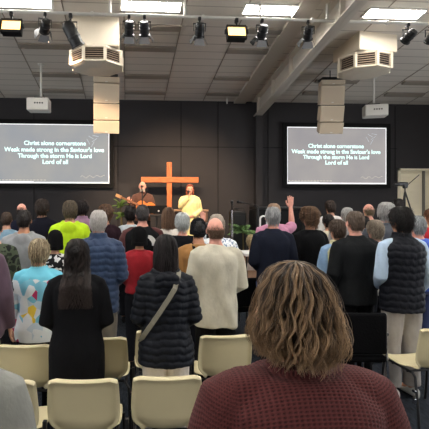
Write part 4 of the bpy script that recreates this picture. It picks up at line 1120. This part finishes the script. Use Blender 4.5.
person('person going bald, wearing a light beige jacket and black trousers', 215.5, 3.85, 217, 'm', 1.03, ('clasp', 'clasp'), 2, 'pink', vox=.009, seed=18,
    shirt=dict(name='jacket', rgb=(188, 182, 164), t=.030, hem=.76, amp=.012, collar=.02, flare=.015, rough=.8), legs=dict(rgb=(18, 18, 20)),
    hr=dict(style='short', root=(98, 76, 62), tip=(146, 120, 100), n=1400, length=.018, rad=.0011, bald=.03, contrast=.2))
person('person in a black wool coat and black trousers with thinning grey brown hair', 355.5, 4.35, 211, 'm', 1.08, ('pocket', 'pocket'), 4, 'pink', vox=.009, seed=19,
    shirt=dict(name='blazer', rgb=(36, 38, 41), t=.032, hem=.82, amp=.004, collar=.025), legs=dict(rgb=(17, 17, 20)),
    hr=dict(style='short', root=(84, 70, 60), tip=(140, 122, 108), n=800, length=.035, rad=.0016, contrast=.25))
person('person with thick black hair in a black quilted vest, pale shirt and grey trousers', 401.5, 4.06, 207, 'm', 1.0, ('clasp', 'pocket'), 3, 'tan', vox=.009, seed=20, hpad=.008,
    shirt=dict(name='quilted_vest', rgb=(34, 36, 44), t=.034, hem=.80, quilt=(.065, .010), amp=.003, srgb=(172, 192, 214), collar=.045, rough=.6), legs=dict(rgb=(158, 152, 146), w=1.15), shoes=(196, 196, 190),
    hr=dict(style='full', root=(12, 11, 12), tip=(46, 40, 38), n=1500, length=.06, wave=.002, rad=.002, frizz=.03, contrast=.2, hz=1.03))

# middle rows, left
person('person in a dark green patterned jacket cut off by the left edge', -6, 4.3, 232, 'm', 1.0, ('down', 'down'), 0, vox=.012, seed=21, S=.95,
    shirt=dict(name='jacket', m=pattern('camouflage', [(0, (40, 46, 38)), (.45, (70, 78, 62)), (.6, (28, 30, 28)), (.75, (96, 100, 86))], 12, 'noise'), t=.03), hr=dict(style='short', root=(30, 26, 24), tip=(50, 44, 40), n=150))
person('person with a short fade haircut wearing a pale grey hooded top', 24, 4.9, 209.5, 'm', 1.04, ('clasp', 'clasp'), 2, 'tan', vox=.010, seed=22, hpad=.004,
    shirt=dict(name='hoodie', rgb=(142, 144, 146), t=.034, hem=.84, hood=True, amp=.006), hr=dict(style='short', root=(24, 20, 20), tip=(70, 60, 56), n=500, length=.03, rad=.002))
pk, kS = person('person in a black knitted hat and a black and white patterned top', 55, 4.5, 231, 'f', .98, ('clasp', 'clasp'), 0, vox=.011, seed=23,
    shirt=dict(name='jacket', m=pattern('black_white_print', [(0, (22, 22, 24)), (.42, (225, 225, 222)), (.62, (24, 24, 26)), (.8, (210, 210, 210))], 38, 'voronoi'), t=.03), hr=None)
def beanie(ob, S, rgb, z0=-.05, r=.095, name='knitted_hat'):
    g = G(); hx, hy, hz = HC
    g.lathe([(r*.99, z0), (r*1.04, z0+.005), (r*1.04, z0+.045), (r*1.0, z0+.05), (r*.99, .04), (r*.88, .09), (r*.62, .125), (r*.3, .14), (.01, .144)], 24)
    V = [((x)*S, (y*1.16+hy)*S, (z+hz)*S) for x, y, z in g.v]; g.v = V
    return g.build(name, cloth(rgb), ob, True)
beanie(pk, kS, (17, 16, 18), -.10)
person('person with brown cropped hair and a light blue top near the left edge', 6.5, 6.45, 212, 'm', 1.02, ('clasp', 'clasp'), 0, 'fair', vox=.012, seed=24,
    shirt=dict(name='t_shirt', rgb=(128, 160, 182), t=.02, sleeve=.35), hr=dict(style='short', root=(60, 46, 38), tip=(104, 84, 70), n=400, length=.035, rad=.0024))
person('person with a bald crown and dark navy shirt left of the tall dark jacket', 21.5, 7.2, 203, 'm', 1.05, ('clasp', 'clasp'), 0, 'pink', vox=.012, seed=25,
    shirt=dict(name='shirt', rgb=(34, 36, 56), t=.022), hr=dict(style='short', root=(36, 28, 26), tip=(70, 56, 50), n=300, length=.025, rad=.0026, bald=.045))
person('person with brown hair in a dark navy jacket, taller than the people beside', 42, 6.2, 199, 'm', 1.04, ('clasp', 'clasp'), -4, 'fair', vox=.011, seed=26, hpad=.006,
    shirt=dict(name='jacket', rgb=(30, 31, 44), t=.034, collar=.03), hr=dict(style='full', root=(40, 32, 28), tip=(84, 68, 58), n=500, length=.05, rad=.0024))
person('person in a neon yellow-green hooded work top', 70, 5.7, 200.5, 'm', 1.0, ('clasp', 'clasp'), 0, 'fair', vox=.010, seed=27, hpad=.006,
    shirt=dict(name='hoodie', rgb=(186, 222, 34), t=.034, hood=True, hem=1.02, amp=.006, bump=.2), legs=dict(rgb=(26, 26, 30)), hr=dict(style='full', root=(78, 68, 56), tip=(140, 126, 106), n=600, length=.05, rad=.0024))
person('person with dark hair and a pink scarf beside the neon green top', 82.5, 6.9, 200.5, 'f', 1.0, ('clasp', 'clasp'), 0, 'fair', vox=.012, seed=28,
    shirt=dict(name='scarf_top', rgb=(150, 118, 142), t=.03, collar=.04), hr=dict(style='full', root=(26, 20, 20), tip=(58, 46, 44), n=400, length=.05, rad=.0028))
person('person with tousled brown hair in a dark plum jacket and blue collar', 105.5, 6.15, 205, 'f', 1.0, ('clasp', 'clasp'), -5, 'fair', vox=.012, seed=29,
    shirt=dict(name='jacket', rgb=(58, 38, 48), t=.03), hr=dict(style='curly', root=(70, 50, 38), tip=(140, 104, 78), n=500, length=.05, wave=.006, rad=.0026, frizz=.03))
person('person with short black hair and a white top, behind the sweatshirt with the white patch', 130.5, 6.6, 206.5, 'f', .95, ('clasp', 'clasp'), 0, 'fair', vox=.012, seed=30,
    shirt=dict(name='shirt', rgb=(196, 204, 212), t=.024), hr=dict(style='full', root=(20, 16, 16), tip=(56, 46, 44), n=400, length=.045, rad=.0026))
pl, lS = person('person with buzzed grey hair in a black sweatshirt with a white patch and maroon sleeves', 142.5, 5.4, 204.5, 'm', 1.12, ('clasp', 'clasp'), 0, 'pink', vox=.010, seed=31,
    shirt=dict(name='sweatshirt', rgb=(30, 31, 34), t=.03, srgb=(84, 48, 48), hem=.85), hr=dict(style='short', root=(56, 52, 52), tip=(96, 90, 88), n=600, length=.018, rad=.002))
# curved white print on his back
pts = [(.06+.075*math.sin(a), -.162-.002*math.cos(a), 1.285+.085*math.cos(a)) for a in np.linspace(.0, 1.75, 9)]
strap(pl, lS, pts, .055, cloth((216, 214, 210), .03), 'white_print')
pr_, rS = person('person in a black knitted hat and a red top', 139.5, 4.75, 227.5, 'f', .95, ('clasp', 'clasp'), 0, 'tan', vox=.010, seed=32,
    shirt=dict(name='cardigan', rgb=(142, 26, 36), t=.026, hem=.95), hr=None)
beanie(pr_, rS, (18, 17, 19), -.10, .10)
person('person with straight light brown hair to the collar and a white top', 168.5, 5.95, 208, 'f', .98, ('clasp', 'clasp'), 0, 'fair', vox=.011, seed=33, hpad=.005,
    shirt=dict(name='blouse', rgb=(214, 206, 196), t=.022), hr=dict(style='bob', root=(88, 66, 52), tip=(160, 128, 104), n=1000, wave=.002, lam=.1, rad=.002, clump=30, hz=1.12))
person('person with fluffy silver hair wearing a dark navy jumper', 182.5, 5.15, 212.5, 'f', 1.0, ('clasp', 'clasp'), 0, 'pink', vox=.011, seed=34, hpad=.008,
    shirt=dict(name='jumper', rgb=(26, 27, 33), t=.028), hr=dict(style='full', root=(168, 172, 172), tip=(222, 226, 226), n=700, length=.05, wave=.003, rad=.0026))
pc, cS = person('person in a black cap and a tan jacket with a black strap', 198.5, 4.45, 219, 'm', .98, ('clasp', 'clasp'), 0, 'tan', vox=.010, seed=35,
    shirt=dict(name='jacket', rgb=(150, 108, 62), t=.03), hr=dict(style='short', root=(16, 14, 14), tip=(34, 30, 30), n=300, length=.03, rad=.0024))
cp = beanie(pc, cS, (24, 25, 30), -.045, .092, 'cap')
strap(pc, cS, [(-.06, -.02, 1.50), (-.07, -.10, 1.465), (-.045, -.155, 1.38), (.0, -.16, 1.28), (.08, -.155, 1.15)], .03, cloth((20, 20, 24)))
fl = pattern('blue_white_floral', [(0, (222, 226, 230)), (.5, (150, 168, 188)), (.62, (226, 228, 230)), (.82, (104, 128, 158)), (.9, (214, 222, 230))], 60)
person('person in a blue flowered white top raising one hand, behind the beige jacket', 217, 4.95, 220, 'f', 1.18, ((( .15, .14, 1.42), (.12, .22, 1.655), (0, .05, 1), (.9, .2, 0)), 'clasp'), 0, 'pink', vox=.009, seed=36, S=.955,
    shirt=dict(name='blouse', m=fl, t=.026), hr=dict(style='full', root=(150, 140, 128), tip=(200, 192, 180), n=200, rad=.0026))

# middle and right
person('person with grey hair wearing a dark navy jacket and blue jeans beside the white table', 273, 5.0, 206.5, 'm', 0.93, ('clasp', 'clasp'), -8, 'pink', vox=.009, seed=37, hpad=.002,
    shirt=dict(name='jacket', rgb=(38, 43, 60), t=.034, hem=.80, amp=.006, collar=.02), legs=dict(rgb=(44, 66, 116)), hr=dict(style='short', root=(130, 130, 132), tip=(196, 196, 198), n=700, length=.045, rad=.0022, contrast=.25, hx=1.03))
person('person in a pink shirt raising the right hand high', 274, 5.8, 203.2, 'm', 1.0, ('clasp', ((.265, .06, 1.46), (.262, .10, 1.70), (0, .02, 1), (-1, .1, 0))), 0, 'pink', vox=.0065, seed=38,
    shirt=dict(name='shirt', rgb=(196, 136, 164), t=.024, sleeve=.5), hr=dict(style='short', root=(150, 120, 96), tip=(206, 176, 150), n=350, length=.03, rad=.0026))
person('person with curly brown hair in a black coat right of the navy jacket', 310, 5.3, 206.5, 'f', 0.98, ('clasp', 'clasp'), 6, 'fair', vox=.010, seed=39, hpad=.01,
    shirt=dict(name='coat', rgb=(20, 21, 25), t=.034, hem=.7), legs=dict(rgb=(18, 18, 20)), hr=dict(style='curly', root=(58, 42, 32), tip=(150, 118, 92), n=1500, length=.06, wave=.008, lam=.03, rad=.0022, frizz=.03, clump=40, contrast=.35))
person('person with short brown hair and a white shirt, standing furthest forward before the right screen', 330.5, 8.3, 200.8, 'm', 1.0, ('clasp', 'clasp'), 0, 'fair', vox=.013, seed=40,
    shirt=dict(name='shirt', rgb=(205, 200, 196), t=.024), hr=dict(style='full', root=(40, 30, 26), tip=(84, 66, 54), n=350, length=.04, rad=.0032))
person('person with dark brown hair and a cream top behind the yellow cardigan', 328.5, 6.75, 214.5, 'f', .98, ('clasp', 'clasp'), 0, 'fair', vox=.012, seed=41,
    shirt=dict(name='blouse', rgb=(206, 196, 176), t=.026), hr=dict(style='full', root=(20, 16, 16), tip=(50, 40, 38), n=400, length=.05, rad=.0028))
person('person with brown hair wearing a pale yellow and denim top left of the black blazer', 337.5, 4.8, 219.5, 'f', 1.04, ('clasp', 'clasp'), 4, 'fair', vox=.010, seed=42, hpad=.006,
    shirt=dict(name='cardigan', rgb=(200, 196, 152), t=.03, srgb=(132, 162, 196), collar=.03), hr=dict(style='full', root=(60, 48, 40), tip=(116, 96, 82), n=800, length=.05, rad=.0022, wave=.003))
person('person with silver hair and glasses standing behind the black blazer', 347.5, 6.1, 207.5, 'm', 1.0, ('clasp', 'clasp'), -20, 'pink', vox=.012, seed=43,
    shirt=dict(name='shirt', rgb=(150, 146, 146), t=.026), hr=dict(style='short', root=(150, 148, 146), tip=(206, 204, 202), n=450, length=.035, rad=.0026))
person('person with a balding head in a neon green vest, partly hidden by a black jacket', 369, 7.4, 203.5, 'm', 1.0, ('clasp', 'clasp'), 0, 'pink', vox=.012, seed=44,
    shirt=dict(name='vest', rgb=(150, 206, 40), t=.03), hr=dict(style='short', root=(110, 90, 76), tip=(170, 150, 130), n=300, length=.03, rad=.003, bald=.05))
person('person in a black jacket between the blazer and the neon green vest', 364.5, 6.7, 216, 'm', 1.02, ('clasp', 'clasp'), 0, 'fair', vox=.012, seed=45,
    shirt=dict(name='jacket', rgb=(18, 18, 20), t=.032), hr=dict(style='short', root=(16, 14, 14), tip=(34, 30, 28), n=250, length=.04, rad=.0028))
person('person with fluffy grey blond hair and a white collar left of the quilted vest', 375.5, 4.9, 220, 'f', 1.0, ('clasp', 'clasp'), 0, 'pink', vox=.011, seed=46, hpad=.01,
    shirt=dict(name='blouse', rgb=(206, 204, 200), t=.024), hr=dict(style='curly', root=(106, 94, 82), tip=(186, 174, 158), n=900, length=.05, wave=.006, lam=.03, rad=.0022, contrast=.35, hx=.9))
person('person with swept grey hair in a dark grey jacket, a head taller before the tripod', 386.5, 5.45, 202.5, 'm', 1.10, ('clasp', 'clasp'), -22, 'pink', vox=.011, seed=47, hpad=.004,
    shirt=dict(name='jacket', rgb=(74, 78, 86), t=.03, collar=.03), hr=dict(style='full', root=(140, 138, 136), tip=(206, 204, 202), n=600, length=.05, rad=.0026, hx=1.08))
person('person with dark hair standing directly under the video camera', 398.5, 8.8, 199, 'm', 1.0, ('clasp', 'clasp'), 0, 'fair', vox=.013, seed=48,
    shirt=dict(name='jacket', rgb=(26, 26, 30), t=.03), hr=dict(style='full', root=(22, 18, 18), tip=(54, 44, 40), n=300, length=.04, rad=.0035))
person('person with silver hair wearing a royal blue top near the right edge', 417.5, 5.0, 216.5, 'm', 1.06, ('clasp', 'clasp'), 0, 'pink', vox=.011, seed=49,
    shirt=dict(name='jumper', rgb=(56, 86, 176), t=.028), legs=dict(rgb=(50, 60, 96)), hr=dict(style='full', root=(120, 124, 126), tip=(190, 194, 196), n=600, length=.04, rad=.0026))
person('person with brown hair in a red top cut off by the right edge', 432, 6.3, 209, 'f', 1.0, ('clasp', 'clasp'), 0, 'fair', vox=.012, seed=50,
    shirt=dict(name='cardigan', rgb=(178, 44, 54), t=.03), hr=dict(style='full', root=(90, 56, 40), tip=(150, 104, 78), n=300, length=.05, rad=.0028))
# low blond head beside the palm pot
sb, _s = person('person with pale blond hair sitting low beside the terracotta palm pot', 252, 7.45, 232, 'f', .95, ('clasp', 'clasp'), 0, 'fair', vox=.012, seed=51, S=.93, seated=True,
    shirt=dict(name='blouse', rgb=(150, 118, 96), t=.026), hr=dict(style='curly', root=(150, 128, 96), tip=(226, 206, 168), n=500, length=.05, wave=.005, rad=.0028))
sb.location.z = -.41*_s

# ---- on the stage
ga, gS = person('person playing an acoustic guitar and singing on stage, grey beard and dark brown shirt', 142.5, 9.72, 181.3, 'm', 1.0,
    (((.26, .05, 1.16), (.13, .25, 1.12), (-.3, .3, -.6), (0, .3, 1)), ((.29, .06, 1.15), (.30, .25, 1.24), (.1, -.1, 1), (-.6, .4, 0))), 176, 'pink', z0=ZS, vox=.009, seed=52, face=True,
    shirt=dict(name='shirt', rgb=(84, 58, 50), t=.024, hem=.84, collar=.02), legs=dict(rgb=(36, 34, 38)), hr=dict(style='short', root=(150, 136, 124), tip=(200, 188, 176), n=250, length=.02, rad=.003, bald=.06))
G().rings([[((.060*math.cos(q))*gS, (HC[1]+yo+.074*math.sin(q))*gS, (HC[2]+z)*gS) for q in [PI*.04+PI*.92*j/17 for j in range(18)]] for z, yo in ((-.055, .028), (-.09, .034), (-.118, .034))]).build('beard', hairmat((150, 140, 130), (200, 190, 180)), ga, True)
# guitar
def guitar(loc, rotz, tilt):
    t = thing('acoustic_guitar', 'orange acoustic guitar held across the body of the player on stage', 'guitar', loc, rotz)
    R = Matrix.Rotation(tilt, 4, 'Y')
    n = 40; out = []
    for i in range(n):
        u = i/(n-1); x = -.24+.48*u
        wv = .19*math.sqrt(max(0, 1-((x+.09)/.155)**2)) if x < .0 else 0
        w2 = .14*math.sqrt(max(0, 1-((x-.125)/.118)**2)) if x > .0 else 0
        wa = .118 if -.05 < x < .09 else 0
        out.append((x, max(wv, w2, wa, .012)))
    ol = [(x, w) for x, w in out]+[(x, -w) for x, w in reversed(out)]
    g = G(); g.prism(ol, -.05, .05, 'y', M=R); g.build('guitar_body', mat('guitar_wood', lin((206, 120, 56)), .3, .5, 0, .1, 6), t)
    G().lathe([(.045, 0), (.045, .004)], 20, M=R @ Matrix.Translation((.05, -.051, 0)) @ Matrix.Rotation(PI/2, 4, 'X')).build('sound_hole', m_black, t)
    G().box((.43, -.052, 0), (.46, .022, .05), .004, M=R).build('neck', mat('guitar_neck', lin((150, 92, 50)), .4), t)
    G().box((.72, -.05, 0), (.15, .018, .075), .004, M=R).build('headstock', mat('guitar_head', lin((190, 140, 90)), .4), t)
    G().box((-.11, -.055, 0), (.03, .012, .14), .003, M=R).build('bridge', m_black, t)
    g = G()
    for k in range(6): g.tube([(-.11, -.064, -.02+.008*k), (.70, -.066, -.02+.008*k)], .0012, 4, False, M=R)
    g.build('strings', m_chrome, t)
    return t
gp = Vector((ga.location.x, ga.location.y-.25, ZS+1.17*gS))
guitar((gp.x+.06, gp.y-.02, gp.z-.03), PI, 0)
bpy.context.view_layer.update()
gt = [o for o in bpy.data.objects if o.name.startswith('acoustic_guitar')][0]
gt.rotation_euler = (0, math.radians(24), 0)
for ch in gt.children:      # the neck points to the left of the picture
    ch.data.transform(Matrix.Scale(.9, 4) @ Matrix.Scale(-1, 4, (1, 0, 0))); ch.data.flip_normals()
# black shoulder strap
G().tube([(.10*gS, .13*gS, 1.10*gS), (.06*gS, .15*gS, 1.25*gS), (-.07*gS, .10*gS, 1.46*gS), (-.10*gS, -.02*gS, 1.50*gS)], .014, 6).build('guitar_strap', m_blackm, ga)
mic_stand(142.3, 193, 9.3, 'black microphone stand in front of the guitar player', m_black, None, ZS)

sg, sS = person('person singing into a microphone on stage in a long pale yellow dress with reddish hair', 190, 9.7, 184, 'f', 1.12, ('clasp', ((.22, .10, 1.22), (.05, .20, 1.42), (-.35, -.1, 1), (-.3, -1, 0))), 172, 'fair', z0=ZS, vox=.009, seed=53, face=True, hpad=.006,
    shirt=dict(name='dress', rgb=(222, 206, 148), t=.040, hem=.42, amp=.008, flare=.05), legs=dict(rgb=(190, 160, 140)), hr=dict(style='long', root=(110, 50, 34), tip=(190, 110, 76), n=700, wave=.006, rad=.003, clump=20, seg=14))
hd = sg.matrix_basis @ Vector((.035*sS, .16*sS, 1.50*sS))
t = thing('microphone', 'handheld black microphone at the mouth of the singer in yellow', 'microphone', hd)
G().tube([(0, 0, -.06), (0, .0, .05)], [.012, .017], 10).build('handle', m_black, t, True)
G().ell((0, 0, .075), (.028, .028, .032)).build('mesh_head', mat('mic_mesh', lin((60, 60, 64)), .5, metal=.5), t, True)

# ------------------------------------------------------------------ things in the aisle by the stage
a = at(241, 252, 6.4); b = at(273, 252, 6.4)
t = thing('white_table', 'white topped table edge between the beige jacket and the navy jacket', 'table', ((a.x+b.x)/2, a.y, 0)); w_ = b.x-a.x
G().box((0, 0, a.z-.02), (w_, .5, .035), .006).build('tabletop', mat('table_white', lin((225, 225, 225)), .4), t)
for sx in (-1, 1):
    for sy in (-1, 1): G().tube([(sx*(w_/2-.03), sy*.2, a.z-.035), (sx*(w_/2-.03), sy*.2, .01)], .013, 8).build('leg', m_black, t)
c = at(263.5, 216, 6.8)
t = thing('hoop_stand', 'white tubular hoop stand left of the navy jacket', 'frame', (c.x, c.y, 0)); w_ = .055; h = c.z
pts = [(-w_, 0, .02), (-w_, 0, h-w_)]+[(-w_*math.cos(q), 0, h-w_+w_*math.sin(q)) for q in (.5, 1, 1.57, 2.1, 2.6)]+[(w_, 0, h-w_), (w_, 0, .02)]
G().tube(pts, .014, 10).build('hoop', mat('white_gloss', lin((232, 232, 232)), .3), t, True)
G().box((0, 0, .01), (.25, .35, .02)).build('base', m_white, t)
c = at(252.5, 270, 6.12)
t = thing('handbag', 'small pale cream handbag hanging from the front edge of the white table', 'bag', (c.x, c.y, c.z))
G().rings([[(-.075, -.03, 0), (.075, -.03, 0), (.075, .03, 0), (-.075, .03, 0)], [(-.065, -.035, .08), (.065, -.035, .08), (.065, .035, .08), (-.065, .035, .08)], [(-.045, -.02, .14), (.045, -.02, .14), (.045, .02, .14), (-.045, .02, .14)]]).build('pouch', mat('bag_cream', lin((216, 204, 194)), .6), t)
G().tube([(-.035, 0, .13), (-.04, 0, .2), (0, 0, .24), (.04, 0, .2), (.035, 0, .13)], .008, 8).build('handle', mat('bag_tan', lin((190, 140, 110)), .6), t, True)
# dark padded chairs with coats
m_pad = mat('black_padding', lin((6, 6, 8)), .85, .1, bump=.3, bscale=60)
def padded(px, d, rot, label, ztop=.86, first_=[None]):
    p = at(px, CY, d)
    if first_[0] is None:
        t = thing('padded_chair', label, 'chair', (0, 0, 0), 0, 'black padded chairs')
        G().box((0, .22, .455), (.46, .46, .06), .02).build('seat', m_pad, t)
        G().box((0, 0, .68), (.46, .05, .36), .02, M=None).build('backrest', m_pad, t)
        for s in (-1, 1):
            G().tube([(s*.23, .02, .84), (s*.235, 0, .45), (s*.235, -.06, .012)], .012, 8).build('leg', m_chrome, t, True)
            G().tube([(s*.235, .42, .44), (s*.235, .46, .012)], .012, 8).build('leg', m_chrome, t, True)
            G().box((s*.25, .18, .66), (.045, .30, .03), .01).build('armrest', m_black, t)
            G().tube([(s*.25, .30, .65), (s*.245, .32, .45)], .010, 8).build('arm_support', m_chrome, t, True)
        first_[0] = t
    else: t = copy_tree(first_[0])
    t.location = (p.x, p.y, 0); t.rotation_euler = (0, 0, math.radians(rot)); t['label'] = label
    return t
pd = padded(360, 3.75, -4, 'black padded armchair with chrome frame behind the black blazer')
padded(250, 5.5, 12, 'black padded armchair in the aisle below the handbag')
c = at(351, 322, 3.75)
t = thing('phone', 'small phone with a lit pale blue screen on the armchair', 'phone', (pd.location.x-.23, pd.location.y+.2, .676))
G().box((0, 0, .005), (.075, .15, .009), .003).build('case', m_black, t)
G().box((0, 0, .0105), (.066, .135, .002)).build('display', mat('lit_display', lin((150, 190, 225)), .2, emit=lin((140, 180, 220)), es=1.0), t)
